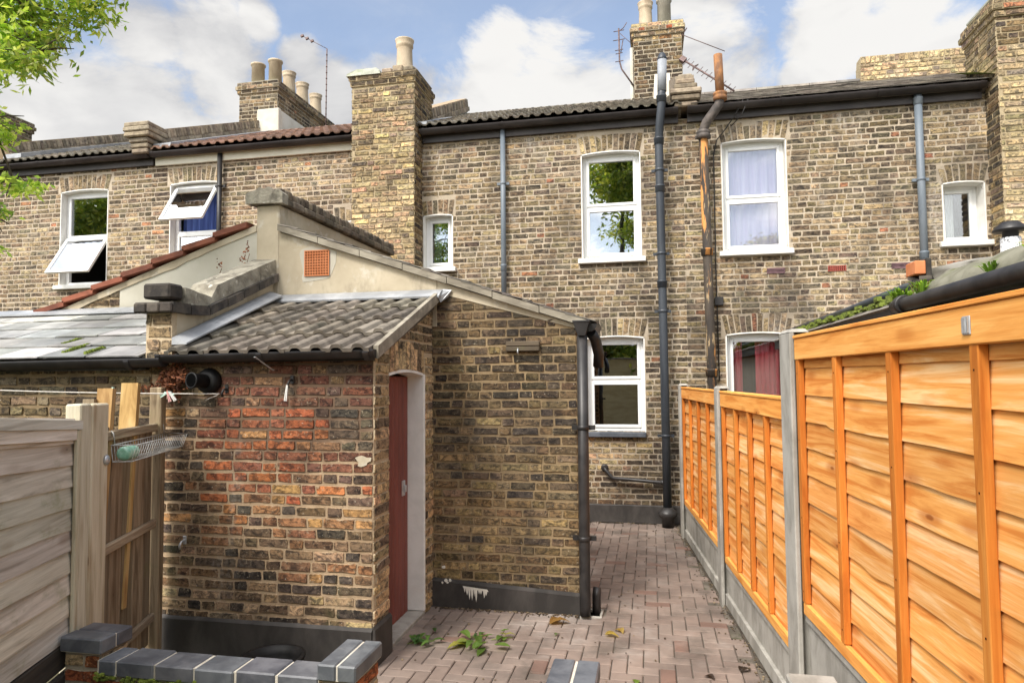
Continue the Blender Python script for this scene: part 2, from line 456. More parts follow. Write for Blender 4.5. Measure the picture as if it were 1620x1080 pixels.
MT['verge_board'] = mat('grey_verge_mortar', (0.19, 0.165, 0.125), (0.33, 0.295, 0.23), (3, 8, 8), 7, rough=0.9, bump=0.4,
                        spots=((0.10, 0.09, 0.07), 9, 0.58, 0.72, 0.6))
MT['orange_wood'] = wood_mat('orange_stained_board', (0.58, 0.195, 0.04), (0.76, 0.345, 0.095), (0.88, 0.55, 0.27), 'X', rough=.85, spec=.15)
MT['orange_rail'] = wood_mat('orange_stained_batten', (0.40, 0.115, 0.016), (0.52, 0.17, 0.026), (0.60, 0.23, 0.045), 'Z', knots=False, rough=.8, spec=.2)
MT['orange_top'] = wood_mat('orange_stained_rail', (0.58, 0.21, 0.04), (0.74, 0.33, 0.08), (0.82, 0.44, 0.13), 'X', rough=.85, spec=.15)
MT['grey_board'] = wood_mat('weathered_grey_board', (0.36, 0.325, 0.265), (0.56, 0.52, 0.44), (0.68, 0.645, 0.565), 'X', 0.95, True, moss=0.45, spec=.1)
MT['pale_post'] = wood_mat('pale_weathered_timber', (0.40, 0.335, 0.235), (0.56, 0.49, 0.37), (0.64, 0.575, 0.455), 'Z', 0.95, spec=.1)
MT['brown_board'] = wood_mat('brown_weathered_board', (0.15, 0.108, 0.066), (0.28, 0.21, 0.135), (0.38, 0.30, 0.20), 'Z', 0.9, True, moss=0.25)
MT['brown_rail'] = wood_mat('brown_weathered_rail', (0.15, 0.11, 0.072), (0.28, 0.215, 0.145), (0.38, 0.31, 0.22), 'X', 0.9, True, moss=0.4)
MT['fresh_wood'] = wood_mat('yellow_offcut', (0.33, 0.19, 0.07), (0.48, 0.30, 0.12), (0.56, 0.38, 0.18), 'Z', 0.85)
MT['concrete'] = mat('concrete_post', (0.25, 0.235, 0.205), (0.39, 0.37, 0.33), (6, 6, 3), 7, rough=0.93, bump=0.3, bscale=80,
                     spots=((0.13, 0.12, 0.10), (5, 5, 2), 0.57, 0.76, 0.6))
MT['paver'] = mat('block_paver', (0.75, 0.74, 0.73), (1.15, 1.13, 1.10), (3, 3, 3), 8, 0.3, 0.7, 0.9, 0.4, 70, attr=True,
                  spots=((0.46, 0.425, 0.39), (1.1, 1.1, 1.1), 0.52, 0.78, 0.55), spots2=((0.07, 0.06, 0.048), 3.4, 0.50, 0.72, 0.6))
MT['joint'] = mat('joint_sand', (0.09, 0.076, 0.058), (0.18, 0.152, 0.122), (6, 6, 6), 6, rough=0.98, bump=0.5,
                  spots=((0.05, 0.06, 0.02), 3, 0.55, 0.7, 0.6))
MT['soil'] = mat('dark_soil', (0.035, 0.028, 0.02), (0.085, 0.068, 0.05), (9, 9, 9), 8, rough=1.0, bump=1.0, bscale=50,
                 spots=((0.17, 0.15, 0.12), 20, 0.6, 0.7, 0.6), dist=0.02)
MT['earth'] = mat('grass_and_earth', (0.05, 0.06, 0.025), (0.10, 0.09, 0.05), (1, 1, 1), 8, rough=1.0, bump=0.6)
MT['engineering'] = mat('blue_engineering_brick', (0.075, 0.08, 0.09), (0.14, 0.145, 0.155), (8, 8, 8), 7, rough=0.45, bump=0.25, bscale=60, attr=True,
                        spots=((0.24, 0.235, 0.23), 12, 0.60, 0.75, 0.4))
MT['white_mortar'] = mat('pale_pointing', (0.45, 0.40, 0.32), (0.58, 0.53, 0.44), (12, 12, 12), 6, rough=0.95, bump=0.4)
MT['red_door'] = mat('red_painted_boards', (0.165, 0.045, 0.033), (0.225, 0.064, 0.048), (6, 6, 1.2), 6, rough=0.55, bump=0.12,
                     spots=((0.10, 0.03, 0.022), (8, 8, 2), 0.6, 0.78, 0.6))
MT['terracotta'] = mat('terracotta', (0.50, 0.165, 0.06), (0.60, 0.22, 0.09), (9, 9, 9), 5, rough=0.85, bump=0.2)
MT['pot'] = mat('buff_chimney_pot', (0.36, 0.28, 0.19), (0.50, 0.41, 0.29), (6, 6, 3), 7, rough=0.85, bump=0.3,
                spots=((0.17, 0.15, 0.12), (7, 7, 3), 0.58, 0.75, 0.6))
MT['pot_dark'] = mat('sooted_chimney_pot', (0.30, 0.27, 0.22), (0.45, 0.41, 0.34), (6, 6, 3), 7, rough=0.88, bump=0.3,
                     spots=((0.12, 0.11, 0.09), (7, 7, 3), 0.55, 0.75, 0.6))
MT['hole_shade'] = mat('shaded_hole', (0.002, 0.002, 0.002), (0.004, 0.004, 0.004), rough=1.0, bump=0, spec=0.0)  # near-black colour stands in for the shade inside holes and slots
MT['flaunch'] = mat('mossy_mortar_cap', (0.27, 0.28, 0.22), (0.42, 0.42, 0.35), (8, 8, 8), 7, rough=0.95, bump=0.6,
                    spots=((0.17, 0.20, 0.11), 5, 0.52, 0.7, 0.6))
MT['red_vent'] = mat('red_air_brick', (0.24, 0.05, 0.035), (0.32, 0.075, 0.05), (14, 14, 14), 5, rough=0.8, bump=0.2)
MT['purple_vent'] = mat('purple_air_brick', (0.15, 0.085, 0.095), (0.24, 0.14, 0.15), (14, 14, 14), 5, rough=0.8, bump=0.2)
MT['black_iron'] = mat('black_metal', (0.012, 0.011, 0.011), (0.03, 0.027, 0.025), (20, 20, 20), 5, rough=0.55, bump=0.2)
MT['aerial'] = mat('dull_aerial_metal', (0.10, 0.07, 0.065), (0.19, 0.13, 0.12), (20, 20, 20), 5, rough=0.6, metal=0.4, bump=0.1)
MT['galv'] = mat('galvanised_steel', (0.45, 0.46, 0.47), (0.60, 0.61, 0.62), (30, 30, 30), 5, rough=0.4, metal=0.6, bump=0.1)
MT['wire'] = mat('coated_wire', (0.40, 0.40, 0.38), (0.55, 0.55, 0.53), (30, 30, 30), 4, rough=0.45, metal=0.3, bump=0.1)
MT['cord'] = mat('white_cord', (0.58, 0.53, 0.47), (0.70, 0.66, 0.60), (60, 60, 60), 4, rough=0.9, bump=0.3)
MT['peg_green'] = mat('pale_green_peg', (0.42, 0.62, 0.52), (0.52, 0.70, 0.60), (40, 40, 40), 3, rough=0.5, bump=0.05)
MT['peg_white'] = mat('white_peg', (0.62, 0.62, 0.58), (0.72, 0.70, 0.66), (40, 40, 40), 3, rough=0.5, bump=0.05)
MT['peg_pink'] = mat('faded_pink_peg', (0.60, 0.30, 0.28), (0.68, 0.40, 0.36), (40, 40, 40), 3, rough=0.5, bump=0.05)
MT['bottle'] = mat('pale_green_bottle', (0.18, 0.40, 0.28), (0.34, 0.58, 0.44), (9, 30, 9), 4, rough=0.12, bump=0.2, bscale=30, spec=0.8,
                   spots=((0.45, 0.66, 0.55), 18, 0.56, 0.66, 0.7))
MT['dead_leaf'] = mat('dry_red_brown_foliage', (0.085, 0.03, 0.015), (0.19, 0.07, 0.03), (25, 25, 25), 5, rough=0.9, bump=0.3, attr=True)
MT['leaf'] = leaf_mat('leaf')
MT['bark'] = mat('grey_bark', (0.07, 0.055, 0.04), (0.15, 0.125, 0.095), (9, 9, 2), 7, rough=0.95, bump=0.8, dist=0.02)
MT['felt'] = mat('mossy_roof_felt', (0.12, 0.115, 0.075), (0.23, 0.22, 0.165), (3.5, 3.5, 6), 8, rough=0.97, bump=0.7,
                 spots=((0.10, 0.11, 0.035), (4, 4, 4), 0.53, 0.68, 0.8), spots2=((0.33, 0.31, 0.26), 11, 0.62, 0.72, 0.5))
MT['tarp'] = mat('grey_tarpaulin', (0.20, 0.185, 0.155), (0.27, 0.255, 0.22), (3, 3, 3), 5, rough=0.6, bump=0.25, bscale=9)
MT['moss'] = mat('bright_moss', (0.10, 0.13, 0.02), (0.20, 0.25, 0.04), (25, 25, 25), 6, rough=1.0, bump=1.0, dist=0.02)
MT['dark_board'] = wood_mat('dark_gravel_board', (0.025, 0.021, 0.017), (0.055, 0.046, 0.037), (0.09, 0.076, 0.06), 'X', 0.9, False)
MT['rubber'] = mat('black_rubber', (0.006, 0.006, 0.006), (0.014, 0.013, 0.013), (9, 9, 9), 5, rough=0.55, bump=0.1, spec=0.25)
MT['speckle'] = mat('speckled_flue', (0.62, 0.62, 0.62), (0.70, 0.70, 0.70), (9, 9, 9), 4, rough=0.5, bump=0.1,
                    spots=((0.05, 0.05, 0.06), 75, 0.54, 0.58, 1.0))
MT['cream'] = mat('cream_fascia', (0.60, 0.56, 0.44), (0.70, 0.66, 0.54), (3, 9, 9), 5, rough=0.6, bump=0.1)
MT['splash'] = mat('splashed_paint', (0.55, 0.51, 0.44), (0.70, 0.67, 0.60), (20, 20, 20), 5, rough=0.7, bump=0.3)


# ------------------------------------------------------------------ mesh builder
class MB:
    def __init__(self):
        self.v, self.f, self.c = [], [], []
        self.col = (1, 1, 1, 1)
        self.mi = 0
        self.fm = []
        self.smooth = []

    def vert(self, p, col=None):
        self.v.append((p[0], p[1], p[2]))
        self.c.append(col or self.col)
        return len(self.v) - 1

    def face(self, idx, sm=False):
        self.f.append(tuple(idx))
        self.fm.append(self.mi)
        self.smooth.append(sm)

    def poly(self, pts, col=None):
        self.face([self.vert(p, col) for p in pts])

    def hexa(self, p, col=None):
        """8 corners: bottom 4 then top 4"""
        i = [self.vert(q, col) for q in p]
        for f in ((3, 2, 1, 0), (4, 5, 6, 7), (0, 1, 5, 4), (1, 2, 6, 5), (2, 3, 7, 6), (3, 0, 4, 7)):
            self.face([i[k] for k in f])

    def box(self, a, b, col=None, bev=0.0):
        x0, y0, z0 = [min(a[k], b[k]) for k in range(3)]
        x1, y1, z1 = [max(a[k], b[k]) for k in range(3)]
        if bev <= 0:
            self.hexa([(x0, y0, z0), (x1, y0, z0), (x1, y1, z0), (x0, y1, z0), (x0, y0, z1), (x1, y0, z1), (x1, y1, z1), (x0, y1, z1)], col)
            return
        B = min(bev, (x1 - x0) * .45, (y1 - y0) * .45, (z1 - z0) * .45)
        P = {}
        for sx in (0, 1):
            for sy in (0, 1):
                for sz in (0, 1):
                    X, Y, Z = (x0, x1)[sx], (y0, y1)[sy], (z0, z1)[sz]
                    dx, dy, dz = (B, -B)[sx], (B, -B)[sy], (B, -B)[sz]
                    P[sx, sy, sz, 'x'] = self.vert((X, Y + dy, Z + dz), col)
                    P[sx, sy, sz, 'y'] = self.vert((X + dx, Y, Z + dz), col)
                    P[sx, sy, sz, 'z'] = self.vert((X + dx, Y + dy, Z), col)
        q = ((0, 0), (1, 0), (1, 1), (0, 1))
        for s in (0, 1):
            self.face([P[s, a_, b_, 'x'] for a_, b_ in q])
            self.face([P[a_, s, b_, 'y'] for a_, b_ in q])
            self.face([P[a_, b_, s, 'z'] for a_, b_ in q])
        for a_ in (0, 1):
            for b_ in (0, 1):
                self.face([P[0, a_, b_, 'y'], P[1, a_, b_, 'y'], P[1, a_, b_, 'z'], P[0, a_, b_, 'z']])
                self.face([P[a_, 0, b_, 'x'], P[a_, 1, b_, 'x'], P[a_, 1, b_, 'z'], P[a_, 0, b_, 'z']])
                self.face([P[a_, b_, 0, 'x'], P[a_, b_, 1, 'x'], P[a_, b_, 1, 'y'], P[a_, b_, 0, 'y']])
                for c_ in (0, 1):
                    self.face([P[a_, b_, c_, 'x'], P[a_, b_, c_, 'y'], P[a_, b_, c_, 'z']])

    def obox(self, c, ax, ay, az, col=None):
        """oriented box: centre and three half-axis vectors"""
        c, ax, ay, az = Vector(c), Vector(ax), Vector(ay), Vector(az)
        self.hexa([c - ax - ay - az, c + ax - ay - az, c + ax + ay - az, c - ax + ay - az,
                   c - ax - ay + az, c + ax - ay + az, c + ax + ay + az, c - ax + ay + az], col)

    def bar(self, p, q, w, h, up=(0, 0, 1), col=None):
        p, q = Vector(p), Vector(q)
        d = q - p
        s = d.cross(Vector(up)).normalized()
        n = s.cross(d).normalized()
        self.obox((p + q) / 2, d / 2, s * w / 2, n * h / 2, col)

    def prism(self, pts, off, col=None):
        """polygon extruded along off"""
        off = Vector(off)
        a = [self.vert(p, col) for p in pts]
        b = [self.vert(Vector(p) + off, col) for p in pts]
        n = len(a)
        self.face(a[::-1])
        self.face(b)
        for i in range(n):
            self.face((a[i], a[(i + 1) % n], b[(i + 1) % n], b[i]))

    def tube(self, pts, r, seg=10, col=None, caps=True):
        pts = [Vector(p) for p in pts]
        rr = r if isinstance(r, (list, tuple)) else [r] * len(pts)
        rings = []
        prev = None
        for i, p in enumerate(pts):
            d = (pts[min(i + 1, len(pts) - 1)] - pts[max(i - 1, 0)]).normalized()
            if prev is None:
                s = d.cross(Vector((0, 0, 1)) if abs(d.z) < .9 else Vector((1, 0, 0))).normalized()
            else:
                s = (prev - d * prev.dot(d)).normalized()
            prev = s
            t = d.cross(s)
            rings.append([self.vert(p + (s * math.cos(6.28318 * k / seg) + t * math.sin(6.28318 * k / seg)) * rr[i], col) for k in range(seg)])
        for a, b in zip(rings, rings[1:]):
            for k in range(seg):
                self.face((a[k], a[(k + 1) % seg], b[(k + 1) % seg], b[k]), True)
        if caps:
            self.face(rings[0][::-1])
            self.face(rings[-1])

    def lathe(self, base, prof, seg=16, axis=(0, 0, 1), col=None, close=True):
        base, ax = Vector(base), Vector(axis).normalized()
        s = ax.cross(Vector((1, 0, 0)) if abs(ax.x) < .9 else Vector((0, 1, 0))).normalized()
        t = ax.cross(s)
        rings = []
        for r, h in prof:
            rings.append([self.vert(base + ax * h + (s * math.cos(6.28318 * k / seg) + t * math.sin(6.28318 * k / seg)) * r, col) for k in range(seg)])
        for a, b in zip(rings, rings[1:]):
            for k in range(seg):
                self.face((a[k], a[(k + 1) % seg], b[(k + 1) % seg], b[k]), True)
        if close:
            self.face(rings[0][::-1])
            self.face(rings[-1])

    def halfpipe(self, p, q, r, seg=10, th=0.006, col=None):
        """open half-round gutter along p-q, opening upward"""
        p, q = Vector(p), Vector(q)
        d = (q - p).normalized()
        s = d.cross(Vector((0, 0, 1))).normalized()
        up = s.cross(d)
        prof = []
        for k in range(seg + 1):
            a = math.pi * k / seg
            prof.append((math.cos(a) * r, -math.sin(a) * r))
        for k in range(seg, -1, -1):
            a = math.pi * k / seg
            prof.append((math.cos(a) * (r - th), -math.sin(a) * (r - th)))
        A = [self.vert(p + s * x + up * z, col) for x, z in prof]
        B = [self.vert(q + s * x + up * z, col) for x, z in prof]
        n = len(prof)
        for k in range(n):
            self.face((A[k], A[(k + 1) % n], B[(k + 1) % n], B[k]), k < seg)
        for E_, sgn in ((A, 1), (B, -1)):
            self.face(E_[:seg + 1])

    def build(self, name, mats, parent=None, local=False):
        if not isinstance(mats, (list, tuple)):
            mats = [mats]
        vs = self.v
        if parent is not None and not local:
            root = parent
            while root.parent is not None:
                root = root.parent
            inv = root.matrix_basis.inverted()
            vs = [tuple(inv @ Vector(p)) for p in vs]
        me = bpy.data.meshes.new(name)
        me.from_pydata(vs, [], self.f)
        for mt in mats:
            me.materials.append(mt if not isinstance(mt, str) else MT[mt])
        me.polygons.foreach_set('material_index', self.fm)
        me.polygons.foreach_set('use_smooth', self.smooth)
        ca = me.color_attributes.new('Col', 'FLOAT_COLOR', 'POINT')
        flat = []
        for c in self.c:
            flat.extend((c[0], c[1], c[2], c[3] if len(c) > 3 else 1.0))
        ca.data.foreach_set('color', flat)
        me.update()
        o = bpy.data.objects.new(name, me)
        COL.objects.link(o)
        if parent is not None:
            o.parent = parent
        return o


def tag(o, label, cat, group=None, kind=None):
    if label:
        o['label'] = label
    if cat:
        o['category'] = cat
    if group:
        o['group'] = group
    if kind:
        o['kind'] = kind
    return o


def thing(name, label, cat, loc=(0, 0, 0), rotz=0.0, group=None):
    o = bpy.data.objects.new(name, None)
    o.empty_display_size = 0.1
    o.location = loc
    o.rotation_euler = (0, 0, rotz)
    o.matrix_basis = Matrix.Translation(loc) @ Matrix.Rotation(rotz, 4, 'Z')
    COL.objects.link(o)
    return tag(o, label, cat, group)


def grey(lo=.8, hi=1.15):
    g = rnd.uniform(lo, hi)
    return (g * rnd.uniform(.96, 1.04), g, g * rnd.uniform(.96, 1.04), rnd.random())


# ------------------------------------------------------------------ bricks
def pick(pal):
    tot = sum(w for w, _ in pal)
    x = rnd.random() * tot
    for w, c in pal:
        x -= w
        if x <= 0:
            break
    k = rnd.uniform(.72, 1.25)
    return tuple(max(.01, q * k * rnd.uniform(.94, 1.06)) for q in c)


class Wall:
    """frame of a brick wall face"""

    def __init__(self, O, U, N, proud=0.0045, jit=0.0038):
        self.O, self.U, self.N = Vector(O), Vector(U), Vector(N)
        self.Z = Vector((0, 0, 1))
        self.proud, self.jit = proud, jit
        self.mb = MB()
        self.mort = (.4, .33, .22, 0)

    def P(self, u, z, n=0.0):
        return self.O + self.U * u + self.Z * z + self.N * n

    def brick(self, q, col, k=0.004):
        """q: four (u,z) corners ccw"""
        mb = self.mb
        j = self.jit
        out = []
        for i in range(4):
            a, b = q[i], q[(i + 1) % 4]
            L = math.hypot(b[0] - a[0], b[1] - a[1]) or 1e-6
            t0 = min(0.3, 0.006 / L)
            out.append((a[0] + (b[0] - a[0]) * t0, a[1] + (b[1] - a[1]) * t0))
            if L > .12:
                out.append(((a[0] + b[0]) / 2, (a[1] + b[1]) / 2))
            out.append((b[0] + (a[0] - b[0]) * t0, b[1] + (a[1] - b[1]) * t0))
        cx = sum(p[0] for p in q) / 4
        cz = sum(p[1] for p in q) / 4
        out = [(u + rnd.uniform(-j, j), z + rnd.uniform(-j, j)) for u, z in out]
        pr = self.proud * rnd.uniform(.55, 1.45)
        tu, tz = rnd.uniform(-.02, .02), rnd.uniform(-.04, .04)
        c0, c1, c2 = (*col, 0.0), (*col, 0.78), (*col, 1.25)
        A, B = [], []
        for u, z in out:
            A.append(mb.vert(self.P(u, z, 0.0), c0))
            du, dz = cx - u, cz - z
            L = math.hypot(du, dz)
            s = min(k / L, .4)
            B.append(mb.vert(self.P(u + du * s, z + dz * s, pr + tu * (u - cx) + tz * (z - cz)), c1))
        n = len(out)
        for i in range(n):
            mb.face((A[i], A[(i + 1) % n], B[(i + 1) % n], B[i]))
        # inner face as strip between halves with two centre verts
        w = max(p[0] for p in q) - min(p[0] for p in q)
        h = max(p[1] for p in q) - min(p[1] for p in q)
        C = mb.vert(self.P(cx, cz, pr), c2)
        for i in range(n):
            mb.face((B[i], B[(i + 1) % n], C))

    def slab_rect(self, u0, u1, z0, z1, openings, thick):
        us = sorted({u0, u1, *[o[0] for o in openings], *[o[1] for o in openings]})
        zs = sorted({z0, z1, *[o[2] for o in openings], *[o[3] for o in openings]})
        us = [u for u in us if u0 <= u <= u1]
        zs = [z for z in zs if z0 <= z <= z1]
        mb = self.mb
        c = self.mort
        for a, b in zip(us, us[1:]):
            for lo, hi in zip(zs, zs[1:]):
                cu_, cz_ = (a + b) / 2, (lo + hi) / 2
                if any(o[0] < cu_ < o[1] and o[2] < cz_ < o[3] for o in openings):
                    continue
                mb.poly([self.P(a, lo), self.P(b, lo), self.P(b, hi), self.P(a, hi)], c)
                mb.poly([self.P(a, hi, -thick), self.P(b, hi, -thick), self.P(b, lo, -thick), self.P(a, lo, -thick)], c)
        for (a, b, lo, hi) in [(u0, u1, z0, z1)] + [o[:4] for o in openings]:
            for p, q in (((a, lo), (b, lo)), ((b, lo), (b, hi)), ((b, hi), (a, hi)), ((a, hi), (a, lo))):
                mb.poly([self.P(*p), self.P(*q), self.P(*q, -thick), self.P(*p, -thick)], c)

    def slab_poly(self, pts, thick):
        self.mb.prism([self.P(u, z) for u, z in pts], -self.N * thick, self.mort)

    def courses(self, z0, z1, spans, palf, course=.075, joint=.0165, ph=0.0, wob=0.003):
        """spans(zlo,zhi) -> list of (ua,ub)"""
        k = 0
        sd_ = rnd.uniform(0, 50)
        z = z0
        while z + course * .55 < z1:
            top = min(z + course, z1)
            lo, hi = z + joint / 2, top - joint / 2
            for ua, ub in spans(z, top):
                if ub - ua < .03:
                    continue
                u = -(.06 if k % 2 else .225) - ph + ua - rnd.uniform(0, .05) * (k % 3)
                st = (k % 2 == 0)
                while u < ub:
                    L = (.215 if st else .1025) * rnd.uniform(.96, 1.04)
                    if st and rnd.random() < .06:
                        L = .1025
                    a, b = max(u, ua), min(u + L, ub)
                    if ub - b < .065:
                        b = ub
                        u = ub
                    u += L + joint * .68
                    st = not st
                    if rnd.random() < .1:
                        st = not st
                    if b - a < .035:
                        continue
                    w = rnd.uniform(-wob, wob)
                    sh = rnd.uniform(0, wob)
                    self.brick([(a, lo + w + sh), (b, lo + w + sh * .5), (b, hi + w - sh * .5), (a, hi + w - sh)], tuple(q_ * (1 + .55 * mnoise.noise(((a + b) * .55, lo * 1.3, sd_)) + .2 * mnoise.noise(((a + b) * 1.7, lo * 3.5, sd_ + 9))) for q_ in pick(palf((a + b) / 2, (lo + hi) / 2))))
            z += course
            k += 1

    def rect(self, u0, u1, z0, z1, palf, openings=(), arches=(), thick=.22, **kw):
        self.slab_rect(u0, u1, z0, z1, list(openings), thick)
        zones = [o[:4] for o in openings] + [(a[0] - .02 - a[4] * .5, a[1] + .02 + a[4] * .5, a[2], a[2] + a[3] + .02) for a in arches]

        def spans(lo, hi):
            sp = [(u0, u1)]
            for (a, b, za, zb) in zones:
                ov = min(hi, zb) - max(lo, za)
                if ov > .35 * (hi - lo):
                    ns = []
                    for s, e in sp:
                        if b <= s or a >= e:
                            ns.append((s, e))
                        else:
                            if a > s:
                                ns.append((s, a - .006))
                            if b < e:
                                ns.append((b + .006, e))
                    sp = ns
            return sp
        self.courses(z0, z1, spans, palf, **kw)
        for a in arches:
            self.arch(*a, palf=palf)

    def polywall(self, pts, palf, thick=.22, **kw):
        """convex polygon wall"""
        self.slab_poly(pts, thick)
        zs = [p[1] for p in pts]

        def at(z):
            xs = []
            n = len(pts)
            for i in range(n):
                (a, za), (b, zb) = pts[i], pts[(i + 1) % n]
                if (za - z) * (zb - z) < 0:
                    xs.append(a + (b - a) * (z - za) / (zb - za))
            return (min(xs), max(xs)) if len(xs) >= 2 else None

        def spans(lo, hi):
            s1, s2 = at(lo + .004), at(hi - .004)
            if not s1 or not s2:
                return []
            return [(max(s1[0], s2[0]), min(s1[1], s2[1]))]
        self.courses(min(zs), max(zs), spans, palf, **kw)

    def arch(self, u0, u1, zb, h, splay, rise, n, palf=None, col=None):
        """fan of upright bricks over an opening, soffit rising in the middle"""
        mb = self.mb
        for i in range(n):
            t0, t1 = i / n, (i + 1) / n
            g = .006

            def bot(t):
                return (u0 + (u1 - u0) * t, zb + rise * (1 - (2 * t - 1) ** 2))

            def top(t):
                return (u0 - splay + (u1 - u0 + 2 * splay) * t, zb + h + rise * .5 * (1 - (2 * t - 1) ** 2))
            a, b, c, d = bot(t0), bot(t1), top(t1), top(t0)
            mb.poly([self.P(*a, .001), self.P(*b, .001), self.P(*c, .001), self.P(*d, .001)], self.mort)
            w = pick(palf((a[0] + b[0]) / 2, zb + h)) if palf else col
            self.brick([(a[0] + g, a[1] + .004), (b[0] - g, b[1] + .004), (c[0] - g, c[1] - .006), (d[0] + g, d[1] - .006)], w)


PAL_MAIN = [(5, (.185, .145, .095)), (3, (.24, .19, .125)), (1.8, (.105, .085, .065)), (2.5, (.15, .125, .095)), (.6, (.32, .25, .15)), (.15, (.25, .12, .075))]
PAL_LOW = [(3, (.13, .09, .055)), (3, (.09, .068, .05)), (2, (.17, .125, .08)), (1, (.06, .05, .042))]
PAL_LEFT = [(5, (.205, .162, .11)), (3, (.27, .215, .145)), (1.8, (.115, .093, .07)), (2.5, (.165, .137, .105)), (.15, (.29, .15, .09))]
PAL_YELL = [(5, (.34, .265, .165)), (3, (.275, .215, .14)), (1.3, (.37, .245, .165)), (.6, (.40, .31, .16)), (1.1, (.18, .145, .11)), (.3, (.09, .075, .06))]
PAL_DARK = [(4, (.075, .06, .045)), (3, (.115, .085, .055)), (2, (.15, .11, .065)), (2, (.05, .043, .038)), (.5, (.21, .155, .085))]
PAL_OLIVE = [(4, (.115, .082, .045)), (3, (.15, .11, .06)), (2.5, (.085, .064, .043)), (.7, (.21, .155, .085)), (.05, (.28, .07, .04))]
PAL_RED = [(4, (.25, .08, .04)), (3, (.19, .075, .045)), (2, (.31, .115, .05)), (1, (.11, .065, .048)), (.5, (.30, .17, .08))]
PAL_DEEP = [(4, (.10, .05, .036)), (3, (.125, .055, .038)), (2, (.07, .05, .042)), (1, (.16, .10, .06))]
PAL_MIX = [(3, (.20, .105, .06)), (3, (.145, .095, .06)), (2, (.29, .17, .08)), (2, (.085, .063, .05)), (1, (.32, .15, .065))]
PAL_FLOOR = [(4, (.055, .046, .04)), (3, (.10, .072, .052)), (2, (.15, .105, .07)), (1, (.23, .165, .11))]
PAL_PALE = [(4, (.40, .33, .205)), (3, (.34, .275, .175)), (1.5, (.29, .235, .17)), (1, (.41, .29, .19)), (.5, (.17, .14, .115))]
PAL_SIDE = [(4, (.38, .295, .18)), (3, (.30, .23, .145)), (2, (.42, .30, .19)), (1, (.14, .11, .085))]


# ------------------------------------------------------------------ ground
YW = 9.2
g = MB()
g.poly([(-400, -400, -0.06), (400, -400, -0.06), (400, 400, -0.06), (-400, 400, -0.06)])
tag(g.build('ground', 'earth'), None, None, kind='structure')
g = MB()
g.poly([(-1.86, 3.2, -0.014), (1.0, 3.2, -0.014), (0.42, 9.2, -0.014), (-1.86, 9.2, -0.014)])
tag(g.build('paving_bed', 'joint'), None, None, kind='structure')
g = MB()
pw = 0.104


def fence_x(y):
    return 1.14 - 0.09 * y


def paver(x0, y0, x1, y1):
    if x1 < -1.9 or x0 > 0.95 or y1 < 3.25 or y0 > 9.3:
        return
    cx, cy = (x0 + x1) / 2, (y0 + y1) / 2
    if cx > fence_x(cy) - 0.06 or cy > 9.17 or (cx < -0.60 and 5.6 < cy < 6.02) or (cx < -1.9):
        return
    if -0.6 < cx < -.42 and 5.5 < cy < 5.75:
        return
    j = .0032
    x0 += j; y0 += j; x1 -= j; y1 -= j
    x1 = min(x1, fence_x(cy) - .02)
    k = rnd.uniform(.86, 1.10)
    tint = rnd.random()
    base = Vector((.205, .156, .131)).lerp(Vector((.225, .180, .154)), tint)
    if rnd.random() < .07:
        base = Vector((.19, .12, .095))
    c = (base.x * k, base.y * k, base.z * k, 1)
    z = rnd.uniform(-.002, .003)
    tx, ty = rnd.uniform(-.012, .012), rnd.uniform(-.012, .012)
    b = .006
    Z = lambda x, y: z + tx * (x - cx) + ty * (y - cy)
    lo = [g.vert((x, y, -.03), c) for x, y in ((x0, y0), (x1, y0), (x1, y1), (x0, y1))]
    md = [g.vert((x, y, Z(x, y) - .005), c) for x, y in ((x0, y0), (x1, y0), (x1, y1), (x0, y1))]
    tp = [g.vert((x, y, Z(x, y)), c) for x, y in ((x0 + b, y0 + b), (x1 - b, y0 + b), (x1 - b, y1 - b), (x0 + b, y1 - b))]
    for A, B in ((lo, md), (md, tp)):
        for i in range(4):
            g.face((A[i], A[(i + 1) % 4], B[(i + 1) % 4], B[i]))
    g.face(tp)


for mm in range(-12, 24):
    for kk in range(-60, 90):
        ox, oy = (kk + 4 * mm) * pw - 3.0, kk * pw + 3.0
        paver(ox, oy, ox + 2 * pw, oy + pw)
        paver(ox, oy + pw, ox + pw, oy + 3 * pw)
tag(g.build('block_paving', 'paver'), None, None, kind='structure')
g = MB()
N = 60
for i in range(N):
    y0, y1 = 3.3 + 5.8 * i / N, 3.3 + 5.8 * (i + 1) / N
    for (ya, yb) in ((y0, y1),):
        xa, xb = fence_x(ya), fence_x(yb)
        w0 = .045 + .03 * mnoise.noise((ya * 5, 0, 0))
        w1 = .045 + .03 * mnoise.noise((yb * 5, 0, 0))
        g.poly([(xa - w0, ya, .006), (xa + .1, ya, .03), (xb + .1, yb, .03), (xb - w1, yb, .006)])
tag(g.build('soil_strip', 'soil'), None, None, kind='structure')


